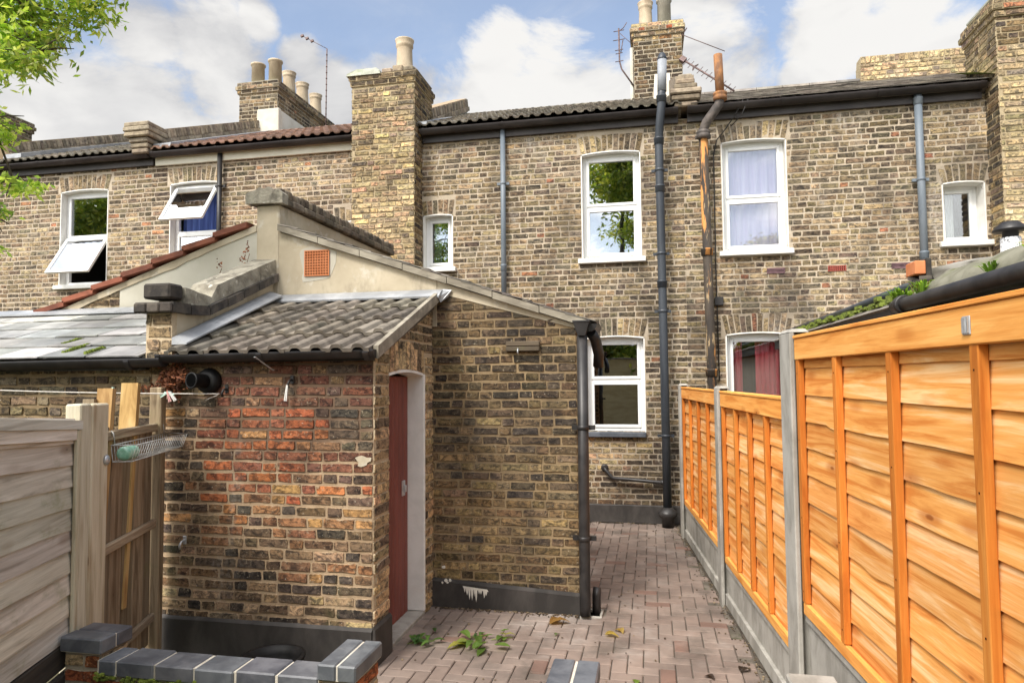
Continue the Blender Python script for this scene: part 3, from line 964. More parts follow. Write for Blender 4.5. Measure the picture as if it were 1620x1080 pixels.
# ------------------------------------------------------------------ house building helpers
def window(par, X0, X1, z0, z1, rise=.04, rail=None, sill=True, Y=YW, bars=True, pane='glass', curtain=None, open_sash=None,
           paint='white_paint', sill_mat=None, panes=None, rev=.11, sill_over=.05, lean=0.0):
    """a sash-style white window set back in the wall; returns frame part"""
    mb = MB()
    t = .014
    y0, y1 = Y - .006, Y + rev + .06
    mb.box((X0, y0, z0), (X0 + t, y1, z1))
    mb.box((X1 - t, y0, z0), (X1, y1, z1))
    n = 10
    for i in range(n):
        a, b = i / n, (i + 1) / n
        za = z1 + rise * (1 - (2 * a - 1) ** 2)
        zb = z1 + rise * (1 - (2 * b - 1) ** 2)
        xa, xb = X0 + (X1 - X0) * a, X0 + (X1 - X0) * b
        mb.hexa([(xa, y0, za - t), (xb, y0, zb - t), (xb, y1, zb - t), (xa, y1, za - t), (xa, y0, za), (xb, y0, zb), (xb, y1, zb), (xa, y1, za)])
    mb.build('window_reveal', paint, par)
    fr = MB()
    f = .060
    a0, a1 = X0 + t, X1 - t
    ya, yb = Y + rev, Y + rev + .06
    fr.box((a0, ya, z0), (a0 + f, yb, z1), bev=.006)
    fr.box((a1 - f, ya, z0), (a1, yb, z1), bev=.006)
    fr.box((a0 + f, ya, z0), (a1 - f, yb, z0 + f), bev=.006)
    fr.box((a0 + f, ya, z1 - f), (a1 - f, yb, z1 + rise - .016))
    if rail:
        fr.box((a0 + f, ya, rail - .028), (a1 - f, yb, rail + .028), bev=.006)
    W = fr.build('window_frame', 'upvc', par)
    spans = [(z0 + f, z1 - f)]
    if rail:
        spans = [(z0 + f, rail - .028), (rail + .028, z1 - f)]
    for i, (zl, zh) in enumerate(spans):
        pm = panes[i] if panes else pane
        if open_sash == i:
            # top-hung casement swung out from its head
            ang = R(33)
            L = zh - zl + .05
            hz, hy = zh + .02, ya - .012
            dz, dy = -math.cos(ang), -math.sin(ang)

            def S(x, s, nn):
                return (x, hy + dy * s + nn * -dz * -1 * .0 + nn * (-math.cos(ang)), hz + dz * s + nn * math.sin(ang))
            s_ = MB()
            e = .05

            def slat(xa, xb, sa, sb, th=.035):
                s_.hexa([S(xa, sa, 0), S(xb, sa, 0), S(xb, sb, 0), S(xa, sb, 0), S(xa, sa, th), S(xb, sa, th), S(xb, sb, th), S(xa, sb, th)])
            xa, xb = a0 + f - .02, a1 - f + .02
            slat(xa, xa + e, 0, L); slat(xb - e, xb, 0, L)
            slat(xa + e, xb - e, 0, e); slat(xa + e, xb - e, L - e, L)
            sash = s_.build('open_sash', 'upvc', par)
            gl = MB()
            gl.hexa([S(xa + e, e, .012), S(xb - e, e, .012), S(xb - e, L - e, .012), S(xa + e, L - e, .012),
                     S(xa + e, e, .022), S(xb - e, e, .022), S(xb - e, L - e, .022), S(xa + e, L - e, .022)])
            gl.build('pane', 'glass_sash', sash)
            continue
        sb = MB()
        e = .040
        ys, ye = ya - .014, ya + .03
        xa, xb = a0 + f - .012, a1 - f + .012
        zl -= .010; zh += .010
        sb.box((xa, ys, zl), (xa + e, ye, zh), bev=.006)
        sb.box((xb - e, ys, zl), (xb, ye, zh), bev=.006)
        sb.box((xa + e, ys, zl), (xb - e, ye, zl + e), bev=.006)
        sb.box((xa + e, ys, zh - e), (xb - e, ye, zh), bev=.006)
        sash = sb.build('sash', 'upvc', W)
        gl = MB()
        dl = lean * (xb - xa - 2 * e) / 2
        yc_ = ya + .012 + abs(dl)
        x0_, x1_ = xa + e, xb - e
        gl.hexa([(x0_, yc_ - dl - .004, zl + e), (x1_, yc_ + dl - .004, zl + e), (x1_, yc_ + dl + .004, zl + e), (x0_, yc_ - dl + .004, zl + e),
                 (x0_, yc_ - dl - .004, zh - e), (x1_, yc_ + dl - .004, zh - e), (x1_, yc_ + dl + .004, zh - e), (x0_, yc_ - dl + .004, zh - e)])
        gl.build('pane', pm, W)
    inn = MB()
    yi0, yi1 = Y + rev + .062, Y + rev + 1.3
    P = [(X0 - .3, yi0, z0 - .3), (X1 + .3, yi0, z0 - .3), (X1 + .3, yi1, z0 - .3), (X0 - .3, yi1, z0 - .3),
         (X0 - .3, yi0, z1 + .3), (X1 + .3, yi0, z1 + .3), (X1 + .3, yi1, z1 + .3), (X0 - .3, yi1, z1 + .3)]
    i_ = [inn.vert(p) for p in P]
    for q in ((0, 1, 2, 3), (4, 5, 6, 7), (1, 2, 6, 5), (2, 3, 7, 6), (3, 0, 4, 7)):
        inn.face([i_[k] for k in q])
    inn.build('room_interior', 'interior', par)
    if curtain:
        kind, xa, xb, zl, zh = curtain
        cm = MB()
        n = 40
        prev = None
        for i in range(n + 1):
            tt = i / n
            x = xa + (xb - xa) * tt
            y = Y + rev + .12 + .018 * math.sin(tt * 40) + .008 * math.sin(tt * 97)
            cur = (cm.vert((x, y, zl)), cm.vert((x, y + .004, zh)))
            if prev:
                cm.face((prev[0], cur[0], cur[1], prev[1]), True)
            prev = cur
        cm.build('curtain', 'cloth_' + kind, par)
    if sill:
        sm = MB()
        sm.box((X0 - sill_over, Y - .075, z0 - .065), (X1 + sill_over, Y + rev, z0 + .002), bev=.008)
        sm.build('window_sill', sill_mat or paint, par)
    return W


MT['glass_sash'] = glass_mat('open_sash_glass', (0.88, 0.9, 0.92), 0.26)


def roof_tiles(mb, xa, xb, y0, z0, y1, z1, gauge=.33, pitch=.3, amp=.022, th=.022, roll=True, seg=8):
    """interlocking tiles on a slope rising from (y0,z0) to (y1,z1)"""
    L = math.hypot(y1 - y0, z1 - z0)
    sy, sz = (y1 - y0) / L, (z1 - z0) / L
    ny, nz = -sz, sy
    rows = max(1, round(L / gauge))
    g_ = L / rows
    cols = max(1, round((xb - xa) / pitch))
    pw_ = (xb - xa) / cols
    for r_ in range(rows):
        s0, s1 = r_ * g_ - .03, (r_ + 1) * g_ + .02
        for c_ in range(cols):
            k = grey(.62, 1.25)
            jx = rnd.uniform(-.003, .003)
            jl = rnd.uniform(-.006, .006)
            lo, hi, fr = [], [], []
            for i in range(seg + 1):
                t = i / seg
                x = xa + (c_ + t) * pw_ + jx
                hgt = amp * min(1.0, max(0.0, 1.75 * math.sin(math.pi * (t * 2 - .25) * 2) + .25)) if roll else 0
                a = (x, y0 + sy * (s0 + jl) + ny * (hgt + th + .016), z0 + sz * (s0 + jl) + nz * (hgt + th + .016))
                b = (x, y0 + sy * s1 + ny * (hgt + .004), z0 + sz * s1 + nz * (hgt + .004))
                c = (x, a[1] - ny * th, a[2] - nz * th)
                lo.append(mb.vert(a, k)); hi.append(mb.vert(b, k)); fr.append(mb.vert(c, k))
            for i in range(seg):
                mb.face((lo[i], lo[i + 1], hi[i + 1], hi[i]))
                mb.face((fr[i], fr[i + 1], lo[i + 1], lo[i]))
            mb.face((fr[0], lo[0], hi[0])); mb.face((fr[-1], hi[-1], lo[-1]))


def slates(mb, P, rows, widths, jit=.01, th=.008):
    """P(s,t): s across in metres, t up the slope in metres -> point and normal; P carries .w and .h"""
    W, H, pt, nrm = P
    g_ = H / rows
    for r_ in range(rows):
        x = -(widths * .5 if r_ % 2 else 0)
        while x < W:
            a, b = max(0, x), min(W, x + widths - .009)
            x += widths
            if b - a < .02:
                continue
            k = grey(.55, 1.3)
            s0 = r_ * g_ - .02 + rnd.uniform(-jit, jit)
            s1 = min(H, (r_ + 1) * g_ + .05)
            lf = rnd.uniform(.012, .02)
            q = [pt(a, s0) + nrm * lf, pt(b, s0 + rnd.uniform(-jit, jit) * .5) + nrm * (lf + rnd.uniform(-.002, .002)), pt(b, s1) + nrm * .001, pt(a, s1) + nrm * .001]
            mb.hexa([v - nrm * th for v in q] + q, k)


def party_parapet(par, xa, xb, y0, z0, y1, z1, down=.55, mat_='mid_brick'):
    """sloping party-wall upstand with brick-on-edge top"""
    m1 = MB()
    yb_ = max(y0, YW + .015)
    zs_ = z0 + (z1 - z0) * (yb_ - y0) / (y1 - y0)
    m1.prism([(xa, yb_, zs_ - down), (xa, y1, z1 - down), (xa, y1, z1 - .26), (xa, yb_, zs_ - .26)], (xb - xa, 0, 0))
    m1.build('parapet_base', 'pale_render', par)
    m2 = MB()
    L = math.hypot(y1 - y0, z1 - z0)
    d = Vector((0, (y1 - y0) / L, (z1 - z0) / L))
    nn = Vector((0, -d.z, d.y))
    s = 0
    A = Vector((0, y0, z0))
    while s < L - .05:
        w = rnd.uniform(.2, .22)
        c = A + d * (s + w / 2) - nn * .19
        m2.obox((((xa + xb) / 2), c.y, c.z), ((xb - xa) / 2 + .03 + rnd.uniform(0, .008), 0, 0), d * (min(w, L - s) / 2 - .005), nn * .036, grey(.6, 1.3))
        s += w
    s = 0
    while s < L - .03:
        w = rnd.uniform(.066, .078)
        c = A + d * (s + w / 2) - nn * (.085 + rnd.uniform(-.006, .006))
        m2.obox((((xa + xb) / 2), c.y, c.z), ((xb - xa) / 2 + rnd.uniform(-.006, .008), 0, 0), d * (w / 2 - .005), nn * .065, grey(.55, 1.35))
        s += w
    c = A + d * (L / 2) - nn * .13
    m2.obox(((xa + xb) / 2, c.y, c.z), ((xb - xa) / 2 - .012, 0, 0), d * (L / 2), nn * .12, (1.3, 1.2, 1.05, .5))
    m2.build('parapet_coping', mat_, par)


def pot(par, x, y, z, h=.5, r=.125, m_='pot', plain=False):
    mb = MB()
    prof = [(r * 1.02, 0), (r * .97, h * .1), (r * .88, h * .72), (r * .9, h * .76), (r * 1.0, h * .8), (r * 1.0, h * .86), (r * .95, h * .88), (r * 1.08, h * .97), (r * 1.1, h), (r * .9, h), (r * .85, h * .6)]
    if plain:
        prof = [(r * .95, 0), (r * .92, h * .9), (r * 1.08, h * .93), (r * 1.08, h), (r * .9, h), (r * .85, h * .6)]
    mb.lathe((x, y, z), prof, 18)
    return mb.build('chimney_pot', m_, par)


def stack(par, x0, x1, y0, y1, z0, z1, palf, mt='brick_stack', name='chimney_stack', oversail=3, cap=True, faces='-y+x-x'):
    """brick chimney with stepped-out top courses; a single part"""
    mb = MB()
    parts = [((x0, x1, y0, y1), z0, z1 - .075 * oversail)]
    ov = [.03, .055, .03, .015][:oversail]
    for i in range(oversail):
        e = ov[i]
        parts.append(((x0 - e, x1 + e, y0 - e, y1 + e), z1 - .075 * (oversail - i), z1 - .075 * (oversail - i - 1)))
    for (a, b, c, d), lo, hi in parts:
        for O, U, Nn, L in (((a, c, 0), (1, 0, 0), (0, -1, 0), b - a), ((b, c, 0), (0, 1, 0), (1, 0, 0), d - c),
                            ((a, d, 0), (0, -1, 0), (-1, 0, 0), d - c), ((b, d, 0), (-1, 0, 0), (0, 1, 0), b - a)):
            w = Wall(O, U, Nn, .007, .004)
            w.mb = mb
            w.mb.poly([w.P(0, lo), w.P(L, lo), w.P(L, hi), w.P(0, hi)], w.mort)
            w.courses(lo, hi, lambda p, q: [(0.002, L - .002)], palf, ph=rnd.uniform(0, .1))
        mb.poly([(a, c, hi), (b, c, hi), (b, d, hi), (a, d, hi)], w.mort)
        mb.poly([(a, c, lo), (a, d, lo), (b, d, lo), (b, c, lo)], w.mort)
    st = mb.build(name, mt, par)
    if cap:
        cm = MB()
        e = .03
        B = [(x0 - e, y0 - e), (x1 + e, y0 - e), (x1 + e, y1 + e), (x0 - e, y1 + e)]
        q = .14
        Tp = [(x0 + q, y0 + q), (x1 - q, y0 + q), (x1 - q, y1 - q), (x0 + q, y1 - q)]
        cm.hexa([(x, y, z1 + .002) for x, y in B] + [(x, y, z1 + .09) for x, y in Tp])
        cm.build('mortar_cap', 'flaunch', st)
    return st


def gutter_run(par, x0, x1, y, z, fascia='black', brackets=True):
    mb = MB()
    mb.halfpipe((x0, y, z), (x1, y, z), .066, 12)
    n = max(1, int((x1 - x0) / .9))
    for i in range(n + 1):
        x = x0 + .05 + (x1 - x0 - .1) * i / n
        mb.halfpipe((x - .02, y, z + .002), (x + .02, y, z + .002), .073, 12)
    mb.build('gutter', 'brown_gutter', par)
    f = MB()
    if fascia == 'black':
        f.box((x0, YW - .055, z - .155), (x1, YW - .012, z + .03))
        f.build('fascia', 'brown_gutter', par)
    else:
        f.box((x0, YW - .055, z - .17), (x1, YW - .012, z + .03))
        f.build('fascia', 'cream', par)


RY0, RZ0, RY1, RZ1 = 9.02, 5.45, 12.0, 6.75


def house_roof(par, x0, x1, m_, tiles=True):
    mb = MB()
    mb.prism([(x0, RY0 + .02, RZ0 - .035), (x0, RY1, RZ1 - .03), (x0, RY1, RZ1 - .17), (x0, RY0 + .2, RZ0 - .1)], (x1 - x0, 0, 0), (.8, .8, .8, 1))
    mb.prism([(x0, RY1 + .003, RZ1 - .03), (x0, 15.0, 5.45), (x0, 15.0, 5.3), (x0, RY1 + .003, RZ1 - .17)], (x1 - x0, 0, 0), (.8, .8, .8, 1))
    if tiles:
        roof_tiles(mb, x0, x1, RY0, RZ0, RY1, RZ1, .33, .30, .03, seg=16)
    else:
        L = math.hypot(RY1 - RY0, RZ1 - RZ0)
        d = Vector((0, (RY1 - RY0) / L, (RZ1 - RZ0) / L))
        slates(mb, (x1 - x0, L, lambda s, t: Vector((x0 + s, RY0, RZ0)) + d * t, Vector((0, -d.z, d.y))), 13, .28)
    rf = mb.build('roof', m_, par)
    rd = MB()
    x = x0
    while x < x1 - .05:
        w = min(.42, x1 - x)
        k = grey(.8, 1.15)
        pts = []
        for i in range(9):
            a = math.pi * i / 8
            pts.append((x + .004, RY1 + math.cos(a) * .13, RZ1 - .03 + math.sin(a) * .075))
        rd.prism(pts, (w - .008, 0, 0), k)
        x += w
    rd.build('ridge_tiles', m_, rf)
    return rf


def body_walls(par, x0, x1):
    """plain side, back walls so that the house is a closed body"""
    mb = MB()
    mb.box((x0 + .02, 14.75, 0), (x1 - .02, 14.95, 5.4))
    mb.box((x0 + .02, YW + .25, 0), (x0 + .12, 14.75, 5.3))
    mb.box((x1 - .12, YW + .25, 0), (x1 - .02, 14.75, 5.3))
    mb.build('outer_wall', 'pale_render', par)


def main_pal(u, z):
    if z < 1.15:
        return PAL_LOW if rnd.random() < .75 else PAL_MAIN
    return PAL_MAIN


# ================================================================== our house (middle)
XA, XB = -3.6, 0.47
house = thing('terraced_house', 'middle brick terrace house with mottled roof tiles and two tall white windows', 'house', (-1.5, YW, 0))
w = Wall((XA, YW, 0), (1, 0, 0), (0, -1, 0))
W_ = lambda a, b, c, d: (a - XA, b - XA, c, d)
ops = [W_(-3.15, -2.71, 3.47, 4.24), W_(-.89, -.09, 3.50, 4.97), W_(-.86, -.08, 1.18, 2.46)]
arc = [(-3.15 - XA, -2.71 - XA, 4.22, .22, .03, .02, 6), (-.89 - XA, -.09 - XA, 4.94, .25, .05, .03, 11), (-.86 - XA, -.08 - XA, 2.43, .25, .05, .03, 11)]


def pal_house(u, z):
    x = u + XA
    if -.9 < x < .0 and .66 < z < 1.12:
        return PAL_YELL
    return main_pal(u, z)


w.rect(0, XB - XA, 0, 5.33, pal_house, ops, arc)
w.mb.build('rear_wall', 'brick_main', house)
body_walls(house, XA, XB)
window(house, -3.15, -2.71, 3.47, 4.22, .02, None, panes=['glass'], curtain=('net', -3.13, -2.95, 3.5, 4.2))
window(house, -.89, -.09, 3.50, 4.94, .03, 4.22)
window(house, -.86, -.08, 1.18, 2.43, .03, 1.86, sill_mat='slate_sill', sill_over=.0, pane='glass', lean=.054)
rf = house_roof(house, -3.35, XB - .02, 'house_tile')
gutter_run(house, -3.14, XB - .06, 9.06, 5.42)
party_parapet(house, -3.52, -3.24, 9.66, 5.98, 11.95, 7.08, .75)
pl = MB()
pl.prism([(-1.6, YW - .02, 0), (-1.6, YW - .02, .22), (-1.6, YW - .002, .235), (-1.6, YW - .002, 0)], (2.07, 0, 0))
pl.build('plinth', 'bitumen', house)
st = stack(house, -.19, .61, 11.6, 12.4, 6.2, 7.93, lambda u, z: PAL_DARK if z < 7.6 else (PAL_RED if rnd.random() < .18 else PAL_YELL))
pot(st, .02, 11.95, 7.98, .50, .125, 'pot')
pot(st, .34, 11.95, 7.98, .52, .125, 'pot_dark', True)
pm_ = MB()
pm_.box((-.255, 11.72, 6.5), (-.202, 12.3, 7.6), bev=.01)
pm_.build('stack_rendering', 'white_render', house)
pm_ = MB()
pm_.prism([(.12, 11.42, 6.45), (.42, 11.42, 6.45), (.40, 11.52, 7.0), (.15, 11.52, 7.0)], (0, .06, 0))
pm_.build('stack_flashing', 'white_render', house)
# chimney breast on the left of the house
bx0, bx1, by0, by1 = -4.09, -3.17, 8.87, 9.66
mb = MB()
for O, U, Nn, L, lo, hi in (((bx0, by0, 0), (1, 0, 0), (0, -1, 0), bx1 - bx0, 2.2, 6.05), ((bx1, by0, 0), (0, 1, 0), (1, 0, 0), YW - by0, 2.2, 5.36),
                            ((bx1, by0, 0), (0, 1, 0), (1, 0, 0), by1 - by0, 5.36, 6.05), ((bx0, YW, 0), (0, -1, 0), (-1, 0, 0), YW - by0, 2.2, 5.36),
                            ((bx0, by1, 0), (0, -1, 0), (-1, 0, 0), by1 - by0, 5.36, 6.05), ((bx1, by1, 0), (-1, 0, 0), (0, 1, 0), bx1 - bx0, 5.5, 6.05)):
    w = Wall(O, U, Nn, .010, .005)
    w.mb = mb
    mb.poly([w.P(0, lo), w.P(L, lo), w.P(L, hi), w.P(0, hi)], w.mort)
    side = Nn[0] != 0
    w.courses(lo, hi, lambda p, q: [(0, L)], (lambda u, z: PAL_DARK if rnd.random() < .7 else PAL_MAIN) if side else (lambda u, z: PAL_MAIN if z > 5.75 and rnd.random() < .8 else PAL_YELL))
for k, e in ((0, .02), (1, .035)):
    lo = 6.05 + .075 * k
    for O, U, Nn, L in (((bx0 - e, by0 - e, 0), (1, 0, 0), (0, -1, 0), bx1 - bx0 + 2 * e), ((bx1 + e, by0 - e, 0), (0, 1, 0), (1, 0, 0), by1 - by0 + 2 * e),
                        ((bx0 - e, by1 + e, 0), (0, -1, 0), (-1, 0, 0), by1 - by0 + 2 * e)):
        w = Wall(O, U, Nn, .008, .005)
        w.mb = mb
        mb.poly([w.P(0, lo), w.P(L, lo), w.P(L, lo + .075), w.P(0, lo + .075)], w.mort)
        w.courses(lo, lo + .075, lambda p, q: [(0, L)], lambda u, z: PAL_DARK)
    mb.poly([(bx0 - e, by0 - e, lo), (bx1 + e, by0 - e, lo), (bx1 + e, by1 + e, lo), (bx0 - e, by1 + e, lo)], w.mort)
mb.poly([(bx0 - .035, by0 - .035, 6.2), (bx1 + .035, by0 - .035, 6.2), (bx1 + .035, by1 + .035, 6.2), (bx0 - .035, by1 + .035, 6.2)], w.mort)
breast = mb.build('chimney_breast', 'brick_breast', house)
cm = MB()
cm.prism([(bx0 - .07, by0 - .06, 6.19), (bx0 + .44, by0 - .06, 6.19), (bx0 + .43, by0 - .05, 6.24), (bx0 + .36, by0 - .01, 6.30), (bx0 + .06, by0 - .01, 6.30), (bx0 - .06, by0 - .05, 6.23)], (0, .8, 0))
cm.build('mortar_cap', 'flaunch', breast)
cm = MB()
for i in range(3):
    cm.box((bx0 + .45 + i * .16, by0 - .03, 6.203), (bx0 + .60 + i * .16, by0 + .3, 6.27 + .03 * (i == 1)), grey(.7, 1.2), .012)
cm.box((bx0 + .46, by0 + .05, 6.203), (bx1 + .02, by1, 6.31), grey(.8, 1), .05)
cm.build('loose_cap_bricks', 'mid_brick', breast)
pot(breast, -3.40, 9.12, 6.28, .50, .125, 'pot')
# lead soaker at the roof edge
lm = MB()
lm.prism([(-3.25, 9.0, 5.47), (-3.25, 10.4, 6.09), (-3.25, 10.4, 6.12), (-3.25, 9.0, 5.52)], (.22, 0, 0))
lm.build('lead_flashing', 'lead', house)
# brick kneeler between the two houses
km = MB()
for k, (e, z) in enumerate(((.0, 5.42), (.03, 5.50), (.05, 5.58), (.0, 5.66), (-.03, 5.735), (-.06, 5.81))):
    km.box((.36 - e, 9.0 - e, z), (.66 + e, 9.45, z + .07), grey(.7, 1.3), .015)
km.prism([(.38, 9.05, 5.85), (.38, 11.9, 7.02), (.38, 11.9, 6.6), (.38, 9.05, 5.45)], (.24, 0, 0), grey(.8, 1.1))
km.build('brick_kneeler', 'mid_brick', house)

# ================================================================== right-hand house
rh = thing('terraced_house', 'right-hand brick terrace house behind the orange fence, pink curtains upstairs', 'house', (2.5, YW, 0))
XC, XD = .47, 6.0
w = Wall((XC, YW, 0), (1, 0, 0), (0, -1, 0))
W_ = lambda a, b, c, d: (a - XC, b - XC, c, d)
ops = [W_(.95, 1.76, 3.52, 4.99), W_(.95, 1.74, 1.2, 2.47), W_(3.55, 4.03, 3.52, 4.27)]
arc = [(.95 - XC, 1.76 - XC, 4.96, .25, .05, .03, 11), (.95 - XC, 1.74 - XC, 2.44, .26, .05, .03, 12), (3.55 - XC, 4.03 - XC, 4.25, .23, .05, .02, 7)]
w.rect(0, XD - XC, 0, 5.33, lambda u, z: PAL_MAIN if z > 1.2 else PAL_LOW, ops, arc)
w.mb.build('rear_wall', 'brick_main', rh)
body_walls(rh, XC, XD)
window(rh, .95, 1.76, 3.52, 4.96, .03, 4.22, paint='old_paint', curtain=('pink', .98, 1.73, 3.55, 4.95), pane='glass_dim')
window(rh, .95, 1.74, 1.2, 2.44, .03, None, curtain=('red', 1.34, 1.72, 1.25, 2.42), pane='glass_dim')
cm = MB()
n = 14
for i in range(n):
    a, b = i / n, (i + 1) / n
    cm.poly([(.98 + .2 * a, YW + .24 + .015 * math.sin(a * 20), 1.25), (.98 + .2 * b, YW + .24 + .015 * math.sin(b * 20), 1.25), (.98 + .2 * b, YW + .24 + .015 * math.sin(b * 20), 2.42), (.98 + .2 * a, YW + .24 + .015 * math.sin(a * 20), 2.42)])
cm.build('curtain', 'cloth_red', rh)
window(rh, 3.55, 4.03, 3.52, 4.25, .02, None, paint='old_paint', rev=.2, curtain=('net', 3.58, 3.80, 3.55, 4.24), pane='glass_dim')
house_roof(rh, XC + .1, XD, 'dark_slate', False)
gutter_run(rh, XC + .06, 4.02, 9.06, 5.42)
# parapet along the ridge
mb = MB()
w = Wall((3.45, 11.85, 0), (1, 0, 0), (0, -1, 0), .01, .006)
w.mb = mb
w.rect(0, 1.75, 6.55, 6.98, lambda u, z: PAL_PALE, thick=.25)
for i in range(24):
    x = .0 + i * .073
    w.brick([(x + .005, 6.99), (x + .066, 6.99), (x + .066 + .012, 7.10), (x + .005 + .012, 7.10)], pick(PAL_PALE))
mb.prism([(3.45, 11.85, 6.98), (5.2, 11.85, 6.98), (5.2, 11.85, 7.105), (3.46, 11.85, 7.105)], (0, .23, 0), w.mort)
mb.build('ridge_parapet', 'brick_breast', rh)
rx0, ry0, ry1 = 4.08, 8.87, 9.68
mb = MB()
for O, U, Nn, L, lo, hi in (((rx0, ry0, 0), (1, 0, 0), (0, -1, 0), 1.3, 1.2, 6.12), ((rx0, YW, 0), (0, -1, 0), (-1, 0, 0), YW - ry0, 1.2, 5.36), ((rx0, ry1, 0), (0, -1, 0), (-1, 0, 0), ry1 - ry0, 5.36, 6.12),
                            ((rx0 + 1.3, ry1, 0), (-1, 0, 0), (0, 1, 0), 1.3, 5.5, 6.12), ((rx0 + 1.3, ry0, 0), (0, 1, 0), (1, 0, 0), ry1 - ry0, 1.2, 6.12)):
    w = Wall(O, U, Nn, .009, .004)
    w.mb = mb
    mb.poly([w.P(0, lo), w.P(L, lo), w.P(L, hi), w.P(0, hi)], w.mort)
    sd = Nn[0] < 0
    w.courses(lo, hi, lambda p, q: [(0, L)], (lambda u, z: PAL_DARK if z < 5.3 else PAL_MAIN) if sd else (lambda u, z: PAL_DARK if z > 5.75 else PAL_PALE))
for k, e in ((0, .025), (1, .05), (2, .03)):
    lo = 6.12 + .075 * k
    for O, U, Nn, L in (((rx0 - e, ry0 - e, 0), (1, 0, 0), (0, -1, 0), 1.3 + 2 * e), ((rx0 - e, ry1 + e, 0), (0, -1, 0), (-1, 0, 0), ry1 - ry0 + 2 * e)):
        w = Wall(O, U, Nn, .008, .005)
        w.mb = mb
        mb.poly([w.P(0, lo), w.P(L, lo), w.P(L, lo + .075), w.P(0, lo + .075)], w.mort)
        w.courses(lo, lo + .075, lambda p, q: [(0, L)], lambda u, z: PAL_MAIN)
    for zz in (lo, lo + .075):
        mb.poly([(rx0 - e, ry0 - e, zz), (rx0 + 1.3 + e, ry0 - e, zz), (rx0 + 1.3 + e, ry1 + e, zz), (rx0 - e, ry1 + e, zz)], w.mort)
breast2 = mb.build('chimney_breast', 'brick_breast', rh)
cm = MB()
cm.box((rx0 + .0, ry0 + .02, 6.347), (rx0 + 1.28, ry1 - .02, 6.47), None, .05)
cm.build('mortar_cap', 'flaunch', breast2)
cm = MB()
cm.prism([(rx0 + .01, ry0 + .05, 5.46), (rx0 - .05, ry0 + .22, 5.55), (rx0 - .05, ry1, 5.80), (rx0 + .01, ry1, 5.78)], (-.09, 0, .02))
cm.build('moss_patch', 'moss', rh)
for (x, z, m_) in ((1.59, 3.25, 'purple_vent'), (2.32, 3.25, 'red_vent'), (3.06, 3.255, 'purple_vent')):
    a = MB()
    hw, hh = .11, .034
    a.box((x - hw, YW - .012, z - hh), (x + hw, YW + .01, z - hh + .008))
    a.box((x - hw, YW - .012, z + hh - .008), (x + hw, YW + .01, z + hh))
    if m_ == 'purple_vent':
        for k in range(1, 4):
            zz = z - hh + k * .017
            a.box((x - hw, YW - .012, zz - .004), (x + hw, YW + .006, zz + .004))
        a.box((x - hw, YW - .012, z - hh + .008), (x - hw + .008, YW + .01, z + hh - .008))
        a.box((x + hw - .008, YW - .012, z - hh + .008), (x + hw, YW + .01, z + hh - .008))
    else:
        for k in range(9):
            xx = x - hw + .012 + k * .0245
            a.box((xx - .007, YW - .012, z - hh + .008), (xx + .007, YW + .006, z + hh - .008))
        a.box((x - hw, YW - .0125, z - .004), (x + hw, YW + .006, z + .004))
    o = a.build('air_brick', m_, rh)
    b = MB()
    b.box((x - hw + .002, YW - .009, z - hh + .002), (x + hw - .002, YW - .006, z + hh - .002))
    b.build('vent_slots', 'hole_shade', o)  # dark plate behind the bars, shade of the slots put into its colour
    if m_ == 'red_vent':
        o['label'] = 'red air brick with small square holes'

# ================================================================== left-hand house
lh = thing('terraced_house', 'brick terrace house left of the yellow chimney breast, blue-curtained window tilted open', 'house', (-5.6, YW, 0))
XE = -7.6
w = Wall((XE, YW, 0), (1, 0, 0), (0, -1, 0))
W_ = lambda a, b, c, d: (a - XE, b - XE, c, d)
ops = [W_(-7.27, -6.43, 3.44, 4.98), W_(-4.5, -4.1, 3.47, 4.22)]
arc = [(-7.27 - XE, -6.43 - XE, 4.95, .25, .05, .03, 11), (-4.5 - XE, -4.1 - XE, 4.2, .23, .03, .02, 5)]
w.rect(0, XA - XE, 1.4, 5.33, lambda u, z: PAL_LEFT, ops, arc)
w.mb.build('rear_wall', 'brick_left', lh)
body_walls(lh, XE, XA)
window(lh, -7.27, -6.43, 3.44, 4.95, .03, 4.20, open_sash=1, curtain=('blue', -7.2, -6.5, 3.5, 4.9), pane='glass', sill=True)
window(lh, -4.5, -4.1, 3.47, 4.2, .02, None, panes=['frosted'])
house_roof(lh, XE + .14, -3.45, 'red_tile')
gutter_run(lh, XE + .1, -4.1, 9.06, 5.42, 'cream')
party_parapet(lh, -7.80, -7.46, 9.12, 5.82, 12.05, 7.08, .75)
km = MB()
for k, (e, z) in enumerate(((-.03, 5.40), (-.02, 5.48), (.0, 5.56), (.05, 5.64), (.06, 5.72), (.05, 5.79))):
    km.box((-7.80 - e, 8.92 - e, z), (-7.46 + e, 9.3, z + .072), grey(.7, 1.3), .014)
km.build('brick_kneeler', 'mid_brick', lh)
lm = MB()
lm.prism([(-7.46, 9.05, 5.50), (-7.46, 12.0, 6.78), (-7.46, 12.0, 6.82), (-7.46, 9.05, 5.56)], (.30, 0, 0))
lm.build('lead_flashing', 'lead', lh)
st = stack(lh, -7.95, -7.12, 12.0, 14.4, 6.2, 7.82, lambda u, z: PAL_DARK if rnd.random() < .5 else PAL_MAIN, faces='')
wr = MB()
wr.box((-7.50, 11.90, 6.4), (-7.03, 12.0, 7.22), None, .012)
wr.box((-7.105, 12.003, 6.4), (-7.03, 14.3, 7.2), None, .012)
wr.build('stack_rendering', 'white_render', lh)
